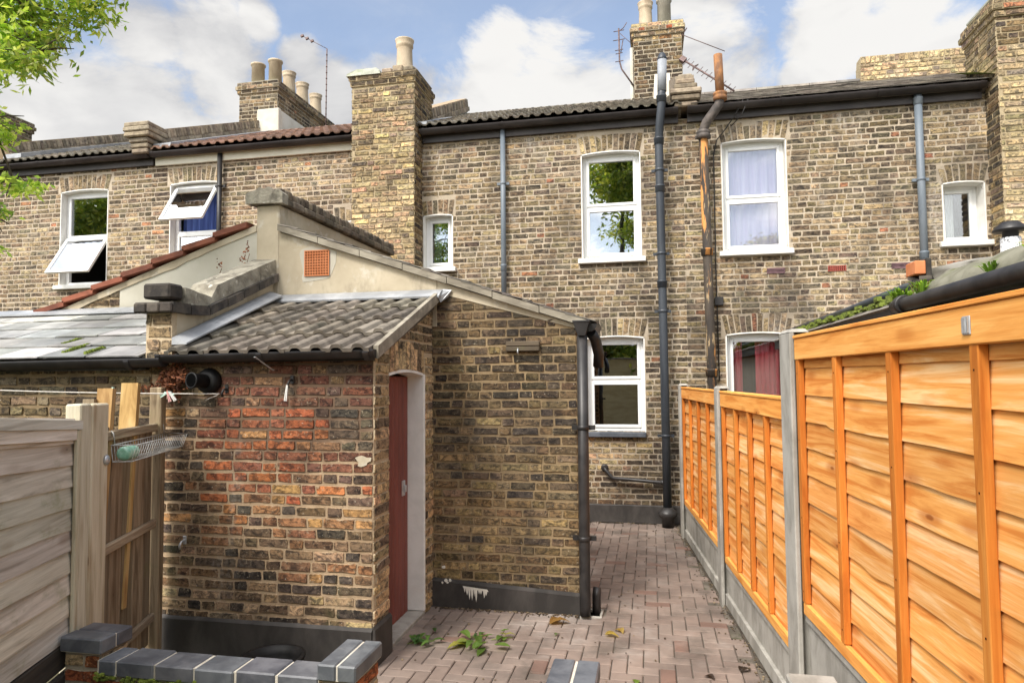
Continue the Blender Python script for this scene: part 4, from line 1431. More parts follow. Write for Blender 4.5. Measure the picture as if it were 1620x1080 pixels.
for (x, y, h, m_, pl_) in ((-7.68, 12.22, .40, 'pot', True), (-7.30, 12.22, .44, 'pot', True), (-7.72, 12.9, .24, 'terracotta', True), (-7.30, 12.75, .43, 'pot', False), (-7.30, 13.3, .43, 'pot', False), (-7.30, 13.9, .43, 'pot', False)):
    pot(st, x, y, 7.88, h, .135, m_, pl_)

# far left house
fh = thing('terraced_house', 'far left brick terrace house, its white window with the lower sash tilted open', 'house', (-10, YW, 0))
XF = -13.5
w = Wall((XF, YW, 0), (1, 0, 0), (0, -1, 0))
W_ = lambda a, b, c, d: (a - XF, b - XF, c, d)
w.rect(0, XE - XF, 1.4, 5.33, lambda u, z: PAL_LEFT, [W_(-9.27, -8.38, 3.44, 4.98)], [(-9.27 - XF, -8.38 - XF, 4.95, .25, .05, .03, 11)])
w.mb.build('rear_wall', 'brick_left', fh)
body_walls(fh, XF, XE)
window(fh, -9.27, -8.38, 3.44, 4.95, .03, 4.20, open_sash=0, pane='glass')
house_roof(fh, XF, XE - .22, 'house_tile')
gutter_run(fh, XF, XE + .06, 9.06, 5.42)
party_parapet(fh, -10.55, -10.25, 9.1, 5.82, 12.05, 7.05, .75)
lm = MB()
lm.prism([(-10.25, 9.05, 5.53), (-10.25, 12.0, 6.80), (-10.25, 12.0, 6.84), (-10.25, 9.05, 5.60)], (.34, 0, 0))
lm.build('lead_flashing', 'lead', fh)
st = stack(fh, -14.1, -13.3, 11.4, 12.4, 6.2, 7.6, lambda u, z: PAL_MAIN, faces='')
pot(st, -13.7, 11.8, 7.68, .45, .125, 'terracotta', True)

# ================================================================== our rear extension (gable wall facing the yard)
YR = 5.62
ext = thing('rear_extension', 'rear extension with rendered gable above a dark brick wall, orange vent', 'extension', (-1.2, YR, 0))
top = lambda x: 2.335 + .338 * (-.59 - x)
w = Wall((-1.86, YR, 0), (1, 0, 0), (0, -1, 0), .0065, .0035)
w.mort = (.36, .27, .155, 0)


def pal_ret(u, z):
    if z < 1.0:
        return PAL_OLIVE if rnd.random() < .8 else PAL_DARK
    if z < 1.35:
        return PAL_OLIVE if rnd.random() < .5 else PAL_DARK
    return PAL_DARK


w.polywall([(0, 0), (1.256, 0), (1.256, top(-.60)), (0.06, top(-1.80)), (0.0, top(-1.80))], pal_ret, thick=.22, wob=.0035, joint=.0150)
w.mb.build('gable_wall', 'brick_return', ext)
YB = 6.02
w = Wall((-.60, YR + .004, 0), (0, 1, 0), (1, 0, 0), .010, .006)
w.rect(0, YB - YR, 0, 2.33, lambda u, z: PAL_LOW, thick=.2)
w2 = Wall((-.604, YB, 0), (-1, 0, 0), (0, 1, 0), .010, .006)
w2.mb = w.mb
w2.polywall([(0, 0), (2.8, 0), (2.8, 3.2), (0, 2.33)], lambda u, z: PAL_LOW, thick=.2)
w.mb.build('side_wall', 'brick_return', ext)
rm = MB()
rm.prism([(-3.44, YR - .015, 2.35), (-1.80, YR - .015, 2.35), (-1.80, YR - .015, top(-1.80)), (-3.44, YR - .015, top(-3.44))], (0, .2, 0))
rm.prism([(-1.797, YR - .010, top(-1.797) - .10), (-.60, YR - .010, top(-.6) - .03), (-.60, YR - .010, top(-.6)), (-1.797, YR - .010, top(-1.797))], (0, .15, 0))
rm.build('rendered_gable', 'render', ext)
# terracotta louvre
vb = MB()
vx0, vx1, vz0, vz1 = -3.035, -2.80, 2.83, 3.055
vb.box((vx0, YR - .026, vz0), (vx1, YR - .010, vz1))
nb = 9
for i in range(nb + 1):
    x = vx0 + (vx1 - vx0) * (i + .1) / (nb + .2)
    vb.box((x - .001, YR - .032, vz0), (x + .0085, YR - .0255, vz1))
    z = vz0 + (vz1 - vz0) * (i + .1) / (nb + .2)
    vb.box((vx0, YR - .0325, z - .001), (vx1, YR - .0252, z + .0085))
o = vb.build('air_vent', 'terracotta', ext)
o['label'] = 'orange terracotta grille'
vd = MB()
vd.box((vx0 + .006, YR - .0285, vz0 + .006), (vx1 - .006, YR - .0262, vz1 - .006))
vd.build('vent_holes', 'hole_shade', o)  # dark plate, shade of the grille holes put into its colour
vs = MB()
n = 18
pts = []
for i in range(n):
    a = 6.283 * i / n
    k = 1 + .12 * math.sin(a * 3 + 1) + .07 * math.sin(a * 5)
    pts.append(((vx0 + vx1) / 2 + math.copysign(abs(math.cos(a)) ** .5, math.cos(a)) * .165 * k, YR - .018, (vz0 + vz1) / 2 + math.copysign(abs(math.sin(a)) ** .5, math.sin(a)) * .15 * k))
vs.prism(pts, (0, .01, 0))
vs.build('vent_patch', 'pale_render', ext)
rs = MB()
zt = lambda x: 2.40 + .338 * (-.59 - x)
rs.prism([(-3.286, YR - .02, zt(-3.286) - .05), (-.50, YR - .02, zt(-.50) - .05), (-.50, YR - .02, zt(-.5)), (-3.286, YR - .02, zt(-3.286))], (0, YB - YR + .06, 0), (.8, .8, .8, 1))
L = math.hypot(2.82, 2.82 * .338)
d = Vector((-2.82 / L, 0, 2.82 * .338 / L))
slates(rs, (YB - YR + .16, L, lambda s, t: Vector((-.46, YR - .07 + s, zt(-.46) + .002)) + d * t, Vector((d.z, 0, -d.x))), 16, .26, .006)
er = rs.build('roof', 'dark_slate', ext)
vg = MB()
for i in range(7):
    xa, xb = -3.285 + .398 * i, -3.285 + .398 * (i + 1) - .006
    dz = rnd.uniform(-.004, .004)
    vg.prism([(xa, YR - .065, zt(xa) - .062 + dz), (xb, YR - .065, zt(xb) - .062 + dz), (xb, YR - .065, zt(xb) - .004 + dz), (xa, YR - .065, zt(xa) - .004 + dz)], (0, .043, 0))
vg.build('verge', 'verge_board', er)
pl = MB()
pl.prism([(-1.86, YR - .045, 0), (-.585, YR - .045, 0), (-.585, YR - .045, .145), (-1.86, YR - .045, .215)], (0, .04, 0))
pl.prism([(-1.86, YR - .045, .216), (-.585, YR - .045, .146), (-.585, YR - .012, .165), (-1.86, YR - .012, .235)], (0, .003, .001))
pl.box((-.588, YR - .043, 0), (-.575, YB, .15))
plo = pl.build('plinth', 'bitumen', ext)
sp = MB()
for i in range(10):
    x = -1.555 + i * .0205 + rnd.uniform(-.004, .004)
    ht = rnd.uniform(.03, .115) * (1 if i not in (0, 9) else .5)
    ww = rnd.uniform(.006, .012)
    zz = .178 - abs(i - 3) * .004
    sp.prism([(x - ww, YR - .048, zz), (x + ww, YR - .048, zz - .004), (x + ww * .7, YR - .048, zz - ht * .6), (x + ww * .1, YR - .048, zz - ht), (x - ww * .6, YR - .048, zz - ht * .5)], (0, .002, 0))
sp.prism([(-1.57, YR - .0485, .185), (-1.36, YR - .0485, .165), (-1.35, YR - .0485, .148), (-1.56, YR - .0485, .166)], (0, .002, 0))
for cx_, cz_, r_ in ((-1.735, .33, .018), (-1.715, .222, .016), (-1.68, .225, .014), (-1.70, .205, .011), (-1.745, .205, .009)):
    pts = [(cx_ + math.cos(a * .9) * r_ * rnd.uniform(.6, 1.2), YR - .05, cz_ + math.sin(a * .9) * r_ * rnd.uniform(.6, 1.2)) for a in range(7)]
    sq = MB()
    sq.prism(pts, (0, .004, 0))
    sq.build('paint_spot', 'splash', plo)
sp.build('paint_splash', 'splash', plo)
gm = MB()
gm.halfpipe((-.485, YR - .10, 2.335), (-.485, YB + .06, 2.35), .062, 12)
gm.build('gutter', 'black_pvc', ext)

# party parapet between the two extensions
pp = thing('parapet_wall', 'brick-topped party wall between the two rear extensions, rising above both roofs', 'wall', (-3.55, YR, 2.4))
mb = MB()
mb.box((-3.52, YR - .02, 0), (-3.29, 8.35, 3.50), None, .01)
mb.build('rendered_base', 'render', pp)
mb = MB()
y = YR - .06
k = 0
while y < 8.3:
    for xs in ((-3.58, -3.24),):
        mb.box((xs[0] + rnd.uniform(-.006, .006), y, 3.503), (xs[1] + rnd.uniform(-.006, .006), y + .20, 3.568 + rnd.uniform(-.006, .006)), grey(.35, .8), .012)
    y += .213
y = YR - .03
while y < 8.3:
    mb.box((-3.55 + rnd.uniform(-.01, .01), y, 3.572), (-3.27 + rnd.uniform(-.01, .01), y + .066, 3.66 + rnd.uniform(-.015, .012)), grey(.3, .9), .012)
    y += .075
mb.build('coping_bricks', 'mid_brick', pp)
mb = MB()
pts = []
for i in range(9):
    t = i / 8
    pts.append((-3.60 + .37 * t, YR - .075, 3.60 + .05 * math.sin(math.pi * t) + .012 * math.sin(t * 23)))
mb.prism([(-3.60, YR - .075, 3.51), (-3.23, YR - .075, 3.50)] + pts[::-1], (0, .10, 0))
mb.build('coping_end', 'coping', pp)

# neighbour's extension on the left
nx = thing('rear_extension', 'neighbouring rear extension on the left, its verge edged in red clay tiles', 'extension', (-5.0, YR, 0))
zt2 = lambda x: 3.35 - .342 * (-3.6 - x)
mb = MB()
mb.prism([(-4.97, YR, 2.0), (-3.51, YR, 2.0), (-3.51, YR, zt2(-3.51) - .05), (-4.97, YR, zt2(-4.97) - .05)], (0, .2, 0))
mb.build('rendered_gable', 'pale_render', nx)
w = Wall((-6.9, YR + .01, 0), (1, 0, 0), (0, -1, 0), .010, .007)
w.mort = (.36, .29, .19, 0)
w.polywall([(0, 1.2), (1.93, 1.2), (1.93, zt2(-4.97) - .05), (0, zt2(-6.9) - .05)], lambda u, z: PAL_DARK if rnd.random() < .5 else PAL_MAIN)
w.mb.build('gable_wall', 'brick_side', nx)
ms = MB()
pts = [(-3.525 - .12 * i, YR - .012, zt2(-3.525 - .12 * i) - .05) for i in range(29)]
low = [(x, y_, z - .055 - .03 * abs(mnoise.noise((x * 4, 3, 1))) - .05 * max(0, mnoise.noise((x * 1.7, 8, 1)))) for x, y_, z in pts]
for i in range(len(pts) - 1):
    ms.hexa([low[i], low[i + 1], (low[i + 1][0], YR + .03, low[i + 1][2]), (low[i][0], YR + .03, low[i][2]), pts[i], pts[i + 1], (pts[i + 1][0], YR + .03, pts[i + 1][2]), (pts[i][0], YR + .03, pts[i][2])])
ms.build('verge_mortar', 'render', nx)
rt = MB()
rt.prism([(-6.95, YR + .13, zt2(-6.95) - .045), (-3.68, YR + .13, zt2(-3.68) - .045), (-3.68, YR + .13, zt2(-3.68) + .01), (-6.95, YR + .13, zt2(-6.95) + .01)], (0, YW - YR - .14, 0), (.8, .8, .8, 1))
xx = -3.60
while xx > -6.9:
    a, b = xx, xx - .345
    k = grey(.8, 1.2)
    lift = .038
    P = lambda x, up, y_: (x, y_, zt2(x) + up)
    rt.hexa([P(a, -.048, YR - .055), P(b, -.048 + lift, YR - .055), P(b, -.048 + lift, YR + .2), P(a, -.048, YR + .2), P(a, .0, YR - .055), P(b, .0 + lift, YR - .055), P(b, .0 + lift, YR + .2), P(a, .0, YR + .2)], k)
    xx -= .325
rt.build('roof', 'verge_tile', nx)
ph = MB()
ph.tube([(-7.2, YR - .1, 2.3), (-5.95, YR - .1, 2.33)], .05, 10)
ph.build('gutter', 'black_pvc', nx)

# ================================================================== our outhouse
YF = 4.35
oh = thing('outhouse', 'red and brown brick outhouse with grey pantile roof and narrow red door', 'outhouse', (-2.6, YF, 0))
w = Wall((-3.56, YF, 0), (1, 0, 0), (0, -1, 0), .006, .004)
w.mort = (.38, .27, .16, 0)


def pal_front(u, z):
    x = u - 3.56
    s = mnoise.noise((x * 1.3, z * 1.6, 4.0))
    if z < .42:
        return PAL_FLOOR if rnd.random() < .6 else PAL_SIDE
    if z < .82:
        return PAL_FLOOR if rnd.random() < .75 else PAL_MIX
    if z > 1.75:
        return PAL_DEEP if x > -3.0 else PAL_DARK
    if x < -3.1:
        return PAL_MIX if rnd.random() < .5 else PAL_FLOOR
    if z > 1.2:
        if x > -2.35 + s * .3:
            return PAL_DARK if z > 1.4 and rnd.random() < .75 else PAL_DEEP
        return PAL_RED if rnd.random() < .85 else PAL_DEEP
    return PAL_RED if rnd.random() < .3 else (PAL_MIX if rnd.random() < .7 else PAL_FLOOR)


w.rect(0, 1.711, 0, 2.10, pal_front, thick=.2, course=.0745, joint=.0145, wob=.004)
w.mb.build('front_wall', 'brick_front', oh)
XS = -1.845
ds, de = 4.62 - YF, 5.385 - YF
w = Wall((XS, YF + .004, 0), (0, 1, 0), (1, 0, 0), .010, .006)
w.mort = (.48, .37, .23, 0)
w.rect(0, YR - YF - .012, 0, 2.12, lambda u, z: PAL_SIDE if z > .9 else (PAL_MAIN if rnd.random() < .6 else PAL_SIDE), [(ds, de, 0, 1.975)], [(ds, de, 1.945, .24, .0, .03, 9)], thick=.12, course=.0745, joint=.013)
w.polywall([(0, 2.125), (YR - YF - .012, 2.125), (YR - YF - .012, 2.56)], lambda u, z: PAL_MAIN, thick=.12)
w.mb.build('side_wall', 'brick_side', oh)
qp = MB()
pts = []
for i in range(14):
    a = 6.283 * i / 14
    k = 1 + .25 * math.sin(a * 3 + .7) + .15 * math.sin(a * 5)
    pts.append((-1.915 + math.cos(a) * .05 * k, YF - .012, 1.355 + math.sin(a) * .036 * k))
qp.prism(pts, (0, .01, 0))
qp.build('mortar_patch', 'render', oh)
rv = MB()
rv.box((XS - .16, 5.37, 0.03), (XS + .012, 5.40, 1.94), None, .006)
rv.box((XS - .16, 4.612, 0.03), (XS - .02, 4.628, 1.93))
for i in range(8):
    a, b = i / 8, (i + 1) / 8
    za, zb = 1.947 + .028 * (1 - (2 * a - 1) ** 2), 1.947 + .028 * (1 - (2 * b - 1) ** 2)
    ya, yb = 4.629 + (5.369 - 4.629) * a, 4.629 + (5.369 - 4.629) * b
    rv.hexa([(XS - .16, ya, za - .02), (XS + .004, ya, za - .02), (XS + .004, yb, zb - .02), (XS - .16, yb, zb - .02), (XS - .16, ya, za), (XS + .004, ya, za), (XS + .004, yb, zb), (XS - .16, yb, zb)])
rv.build('door_reveal', 'white_paint', oh)
dr = MB()
n = 9
y = 4.63
for i in range(n):
    wd = .738 / n
    dr.box((XS - .145 - .012, y + .001, .02), (XS - .132 + .004, y + wd - .001, 1.925), grey(.85, 1.1), .009)
    y += wd
dr.box((XS - .18, 4.63, .02), (XS - .157, 5.368, 1.92))
door = dr.build('door', 'red_door', oh)
th = MB()
th.box((XS - .2, 4.60, -.05), (XS + .006, 5.40, .028), None, .006)
th.build('threshold', 'concrete', oh)
hd = MB()
hd.box((XS - .129, 5.22, .97), (XS - .118, 5.28, 1.09), None, .003)
hd.box((XS - .118, 5.238, 1.0), (XS - .098, 5.262, 1.055), None, .004)
hd.build('latch', 'galv', door)
dp = MB()
dp.box((-3.55, YF - .03, 0), (XS + .002, YF - .004, .235))
dp.prism([(-3.55, YF - .03, .236), (XS + .002, YF - .03, .236), (XS + .002, YF - .006, .255), (-3.55, YF - .006, .255)], (0, .001, .001))
dp.prism([(XS + .006, YF - .032, 0), (XS + .034, YF - .032, 0), (XS + .030, YF - .032, .25), (XS + .012, YF - .03, .27)], (0, .30, 0))
dp.build('plinth', 'bitumen', oh)
rz0, rz1 = 2.115, 2.60
rt = MB()
rt.prism([(-3.33, YF - .12, rz0 - .04), (-3.33, YR - .02, rz1 - .02), (-3.33, YR - .02, rz1 - .1), (-3.33, YF + .05, rz0 - .06)], (1.51, 0, 0), (.7, .7, .7, 1))
roof_tiles(rt, -3.32, -1.80, YF - .14, rz0 - .035, YR - .03, rz1 - .02, .345, .30, .030, .026, seg=20)
rfo = rt.build('roof', 'grey_tile', oh)
vg = MB()
a, b = Vector((-1.795, YF - .12, rz0 - .075)), Vector((-1.795, YR - .06, rz1 - .04))
vg.prism([a, b, b + Vector((0, 0, .085)), a + Vector((0, 0, .085))], (.035, 0, 0))
vg.build('verge_board', 'verge_board', rfo)
lf = MB()
lf.prism([(-3.3, YR - .02, 2.60), (-3.3, YR - .12, 2.60), (-3.3, YR - .135, 2.585), (-3.3, YR - .14, 2.60), (-3.3, YR - .11, 2.625), (-3.3, YR - .024, 2.67)], (1.56, 0, 0))
lf.prism([(-1.74, YR - .03, 2.67), (-1.66, YR - .03, 2.66), (-1.69, YR - .03, 2.60), (-1.745, YR - .08, 2.55), (-1.76, YR - .1, 2.60)], (0, .006, 0))
p0, p1 = Vector((-3.325, YF - .1, rz0 + .045)), Vector((-3.325, YR - .1, rz1 + .045))
lf.hexa([p0, p0 + Vector((.12, 0, -.0)), p1 + Vector((.12, 0, 0)), p1, p0 + Vector((0, 0, .05)), p0 + Vector((.12, 0, .012)), p1 + Vector((.12, 0, .012)), p1 + Vector((0, 0, .05))])
lf.build('lead_flashing', 'lead', rfo)
gm = MB()
gm.halfpipe((-3.40, YF - .115, 2.085), (-1.775, YF - .115, 2.10), .058, 12)
gm.box((-3.4, YF - .045, 2.03), (-1.83, YF - .015, 2.10))
for x in (-3.38, -2.6, -1.83):
    gm.halfpipe((x - .02, YF - .115, 2.088), (x + .02, YF - .115, 2.09), .065, 12)
gm.build('gutter', 'black_pvc', oh)
gb = MB()
gb.bar((-2.62, YF - .185, 2.06), (-2.56, YF - .05, 1.97), .018, .004)
gb.build('gutter_strap', 'galv', oh)

# parapet between the outhouses
op = thing('parapet_wall', 'lichened cement-capped party wall between the two outhouse roofs, sooty brick end', 'wall', (-3.44, YF, 2.0))
px0, px1 = -3.545, -3.335
mb = MB()
mb.prism([(px1 - .005, YF - .08, 2.02), (px1 - .005, YR - .02, 2.5), (px1 - .005, YR - .02, 2.83), (px1 - .005, YF + .30, 2.40), (px1 - .005, YF - .08, 2.40)], (-(px1 - px0) + .01, 0, 0))
mb.build('rendered_body', 'render', op)
w = Wall((px0, YF - .085, 0), (1, 0, 0), (0, -1, 0), .012, .009)
w.mort = (.36, .29, .19, 0)
w.rect(0.0, px1 - px0, 2.03, 2.385, lambda u, z: PAL_MAIN, thick=.05, course=.088, joint=.016)
w.mb.build('end_bricks', 'brick_side', op)
mb = MB()
e = .05
zc = lambda y: 2.385 if y < YF + .24 else 2.385 + (y - YF - .24) * .405
ys = YF - .14
while ys < YR - .06:
    ln = rnd.uniform(.19, .23)
    ye = min(ys + ln - .012, YR - .03)
    dz = rnd.uniform(-.006, .006)
    cl = grey(.6, 1.4)
    Q = [(px0 - e, ys, zc(ys) + dz), (px1 + e, ys, zc(ys) + dz), (px1 + e, ye, zc(ye) + dz), (px0 - e, ye, zc(ye) + dz)]
    mb.hexa(Q + [(x, y_, z + .072) for x, y_, z in Q], cl)
    ys += ln
for i in range(3):
    xa = px0 - e + i * .105
    mb.box((xa + .003, YF - .165, 2.388), (xa + .1, YF - .142, 2.455), grey(.5, 1.0), .008)
mb.box((px0 - .01, YF - .12, 2.49), (px1 + .0, YF + .03, 2.60), grey(.5, .8), .014)
mb.build('coping_bricks', 'dark_brick', op)
mb = MB()
m_ = 16
L_, R_, TL, TR = [], [], [], []
for i in range(m_ + 1):
    t = i / m_
    y = YF + .035 + (YR - .02 - YF - .035) * t
    zb = zc(y) + .075
    hgt = .135 + .006 * mnoise.noise((y * 9, 1, 1))
    if y < YF + .35:
        zt_ = max(zb + .04, 2.595 - (y - YF - .035) * .10)
        zt_ = max(zt_, zb + hgt - .1)
    zt_ = zb + hgt if y > YF + .34 else 2.595 - (y - YF - .03) * .12 + 0.0
    if y > YF + .34:
        zt_ = max(zt_, 2.56)
    wv = .01 * mnoise.noise((y * 12, 7, 2))
    L_.append(mb.vert((px0 - .0, y, zb))); R_.append(mb.vert((px1 + .022 + wv, y, zb)))
    TR.append(mb.vert((px1 + .012 + wv, y, zt_ - .01))); TL.append(mb.vert((px0 - .0, y, zt_)))
for i in range(m_):
    for A, B in ((R_, TR), (TR, TL), (TL, L_), (L_, R_)):
        mb.face((A[i], A[i + 1], B[i + 1], B[i]))
for i in (0, m_):
    mb.face((L_[i], R_[i], TR[i], TL[i]))
mb.build('cement_cap', 'coping', op)

# neighbour's outhouse
no = thing('outhouse', "neighbour's dark brick outhouse at the left edge, with a roof of large pale slates", 'outhouse', (-5.2, YF, 0))
w = Wall((-7.6, YF, 0), (1, 0, 0), (0, -1, 0), .009, .006)
w.mort = (.27, .23, .17, 0)
w.rect(0, 4.035, 0, 2.08, lambda u, z: PAL_DARK if rnd.random() < .8 else PAL_MAIN, thick=.2)
w.mb.build('front_wall', 'brick_return', no)
rs = MB()
rs.prism([(-7.6, YF - .1, 2.075), (-7.6, YR - .02, 2.55), (-7.6, YR - .02, 2.48), (-7.6, YF + .05, 2.05)], (4.04, 0, 0), (.6, .6, .6, 1))
L = math.hypot(YR - YF + .1, .475)
d = Vector((0, (YR - YF + .1) / L, .475 / L))
slates(rs, (4.04, L, lambda s, t: Vector((-7.6 + s, YF - .12, 2.08)) + d * t, Vector((0, -d.z, d.y))), 5, .40, .008, .009)
rfn = rs.build('roof', 'slate', no)
lf = MB()
lf.prism([(-7.6, YR - .11, 2.545), (-7.6, YR - .014, 2.575), (-7.6, YR - .014, 2.61), (-7.6, YR - .11, 2.56)], (4.04, 0, 0))
lf.build('lead_flashing', 'lead', rfn)
mo = MB()
for (x, y0_, y1_) in ((-4.28, 4.3, 4.52), (-4.05, 4.27, 4.42), (-4.52, 4.55, 4.7)):
    for i in range(60):
        t = rnd.random()
        y = y0_ + (y1_ - y0_) * t
        c = Vector((x + (y - y0_) * .05 + rnd.uniform(-.012, .012), y, 2.08 + (y - YF + .12) * .323 + .018))
        mo.obox(c, (rnd.uniform(.006, .014), 0, 0), (0, rnd.uniform(.008, .02), 0), (0, 0, rnd.uniform(.004, .011)))
tag(mo.build('moss', 'moss', rfn), None, None, kind='stuff')
gm = MB()
gm.halfpipe((-7.6, YF - .125, 2.035), (-3.36, YF - .125, 2.065), .062, 12)
gm.box((-7.6, YF - .05, 1.985), (-3.57, YF - .015, 2.06))
for x in (-5.3, -4.75, -3.62):
    gm.halfpipe((x - .02, YF - .125, 2.052), (x + .02, YF - .125, 2.052), .069, 12)
gm.build('gutter', 'black_pvc', no)


# ================================================================== pipes
def pipe(name, label, cat, pts, r, m_, collars=(), brackets=(), loc=None, seg=14, rc=1.18):
    p = thing(name, label, cat, loc or tuple(pts[-1]))
    mb = MB()
    mb.tube(pts, r, seg)
    mb.build('pipe', m_, p)
    for c in collars:
        cb = MB()
        c, dr_ = (c if len(c) == 2 else (c, (0, 0, 1)))
        dr_ = Vector(dr_).normalized()
        c = Vector(c)
        cb.lathe(c - dr_ * .045, [(r * 1.02, 0), (r * rc, .004), (r * rc, .07), (r * (rc + .07), .074), (r * (rc + .07), .09), (r * 1.02, .094)], seg, dr_)
        cb.build('collar', m_, p)
    for z, x, y in brackets:
        bb = MB()
        bb.lathe((x, y, z - .018), [(r * 1.03, 0), (r * 1.12, .002), (r * 1.12, .034), (r * 1.03, .036)], seg)
        bb.box((x - r - .05, y + r * .3, z - .018), (x + r + .05, y + r * .3 + .03, z + .018))
        bb.build('bracket', m_, p)
    return p


pipe('rainwater_pipe', 'slim blue-grey rainwater pipe left of the tall upstairs window', 'pipe', [(-1.965, 9.13, 5.36), (-1.965, 9.13, 2.7)], .036, 'grey_pipe', [((-1.965, 9.13, 3.42), (0, 0, 1))], [(4.6, -1.965, 9.13)])
pipe('rainwater_pipe', 'blue-grey rainwater pipe between the pink-curtained window and the small window on the right', 'pipe', [(3.30, 9.125, 5.38), (3.30, 9.125, 3.0)], .045, 'grey_pipe', [((3.30, 9.125, 5.28), (0, 0, 1)), ((3.30, 9.125, 3.36), (0, 0, 1))], [(4.3, 3.30, 9.125)])
pipe('rainwater_pipe', 'thin black rainwater pipe beside the blue-curtained window on the left', 'pipe', [(-6.36, 9.12, 5.35), (-6.36, 9.12, 3.0)], .036, 'black_pvc', [], [(4.85, -6.36, 9.12), (4.0, -6.36, 9.12)])
sp_ = pipe('soil_pipe', 'tall charcoal plastic soil pipe from the paving up past the gutter', 'pipe',
           [(.17, 9.0, .03), (.165, 9.0, 2.0), (.155, 9.0, 4.9), (.155, 9.0, 5.0), (.165, 8.95, 5.15), (.195, 8.9, 5.42), (.20, 8.9, 5.55), (.205, 8.9, 5.7)], .055, 'soil_pipe',
           [((.157, 9.0, 4.35), (0, 0, 1)), ((.155, 9.0, 4.98), (0, 0, 1)), ((.16, 9.0, 3.1), (0, 0, 1)), ((.197, 8.9, 5.5), (0, 0, 1))], [(3.5, .158, 9.0), (2.75, .161, 9.0), (1.15, .167, 9.0), (4.6, .156, 9.0)], (.17, 9.0, .0))
mb = MB()
mb.tube([(.205, 8.9, 5.6), (.215, 8.9, 6.02)], .06, 14)
mb.build('vent_pipe', 'pale_pipe', sp_)
mb = MB()
mb.lathe((.215, 8.9, 6.02), [(.062, 0), (.064, .015), (.05, .05), (.03, .09), (.008, .1)], 14)
mb.build('vent_cage', 'soil_pipe', sp_)
mb = MB()
mb.lathe((.17, 9.0, 0), [(.075, 0), (.075, .10), (.11, .13), (.125, .17), (.11, .2), (.085, .22), (.06, .25)], 18)
mb.build('foot', 'black_pvc', sp_)
ip = pipe('soil_pipe', 'old rusting iron soil pipe beside the pink-curtained window, with orange stub at the top', 'pipe',
          [(.76, 9.05, .4), (.755, 9.05, 2.0), (.72, 9.05, 5.02)], .058, 'rust_pipe', [((.733, 9.05, 3.50), (0, 0, 1)), ((.755, 9.05, 1.95), (0, 0, 1))], [], (.76, 9.05, .3), rc=1.3)
mb = MB()
mb.tube([(.72, 9.03, 5.0), (.725, 9.02, 5.10), (.76, 8.98, 5.18), (.84, 8.92, 5.27), (.91, 8.88, 5.36), (.925, 8.87, 5.46)], .06, 14)
mb.lathe((.72, 9.03, 4.98), [(.06, 0), (.085, .01), (.09, .05), (.08, .06), (.09, .07), (.09, .09), (.06, .12)], 16)
mb.box((.62, 9.06, 5.0), (.82, 9.10, 5.04))
mb.build('offset_bend', 'iron', ip)
mb = MB()
mb.tube([(.925, 8.87, 5.48), (.91, 8.87, 6.0)], .055, 14)
mb.lathe((.925, 8.87, 5.40), [(.06, 0), (.085, .01), (.088, .05), (.075, .06), (.088, .075), (.088, .10), (.058, .11)], 16)
mb.build('rusty_stub', 'rust_stub', ip)
wp = thing('waste_pipe', 'small black waste pipe bending out of the wall below the downstairs window', 'pipe', (-.3, 9.1, .6))
mb = MB()
mb.tube([(-.63, 9.22, .70), (-.63, 9.13, .71), (-.61, 9.12, .685), (-.54, 9.12, .60), (-.51, 9.12, .585), (.10, 9.10, .545), (.16, 9.04, .54)], .024, 10)
mb.build('pipe', 'black_pvc', wp)
mb = MB()
mb.lathe((-.63, 9.188, .71), [(.05, 0), (.05, .006), (.03, .012)], 12, (0, -1, 0))
mb.build('wall_flange', 'black_pvc', wp)
mb = MB()
mb.lathe((.09, 9.105, .546), [(.025, 0), (.036, .004), (.036, .05), (.025, .055)], 12, (1, -.03, 0))
mb.build('socket', 'black_pvc', wp)
dpn = pipe('rainwater_pipe', 'black rainwater pipe at the corner of the dark brick extension, ending over a gully', 'pipe',
           [(-.545, YR - .09, 2.24), (-.548, YR - .09, 1.0), (-.55, YR - .09, .1), (-.55, YR - .09, .02)], .044, 'black_pvc', [], [(1.5, -.546, YR - .09), (.62, -.549, YR - .09)], (-.55, YR - .09, 0))
mb = MB()
mb.hexa([(-.575, YR - .15, 2.24), (-.515, YR - .15, 2.24), (-.515, YR - .05, 2.24), (-.575, YR - .05, 2.24), (-.61, YR - .165, 2.35), (-.48, YR - .165, 2.35), (-.48, YR - .04, 2.35), (-.61, YR - .04, 2.35)])
mb.box((-.615, YR - .17, 2.345), (-.475, YR - .035, 2.362), None, .004)
mb.build('hopper', 'black_pvc', dpn)
mb = MB()
mb.tube([(-.48, YR - .02, 2.27), (-.45, YR + .05, 2.22), (-.43, YR + .15, 2.10), (-.44, YR + .2, 2.0)], .045, 12)
mb.build('branch', 'black_pvc', dpn)
gl = thing('drain_gully', 'black square drain gully at the foot of the rainwater pipe', 'drain', (-.51, YR, 0))
mb = MB()
mb.box((-.595, YR - .085, -.03), (-.42, YR - .065, .012), None, .004)
mb.box((-.595, YR + .09, -.03), (-.42, YR + .11, .012), None, .004)
mb.box((-.595, YR - .065, -.03), (-.575, YR + .09, .012), None, .004)
mb.box((-.44, YR - .065, -.03), (-.42, YR + .09, .012), None, .004)
mb.build('frame', 'concrete', gl)
mb = MB()
mb.poly([(-.575, YR - .065, -.012), (-.44, YR - .065, -.012), (-.44, YR + .09, -.012), (-.575, YR + .09, -.012)])
mb.build('sump', 'hole_shade', gl)
mb = MB()
mb.tube([(-.47, YR + .03, -.02), (-.47, YR + .04, .14), (-.465, YR + .06, .2)], .035, 10)
mb.build('inlet', 'black_pvc', gl)

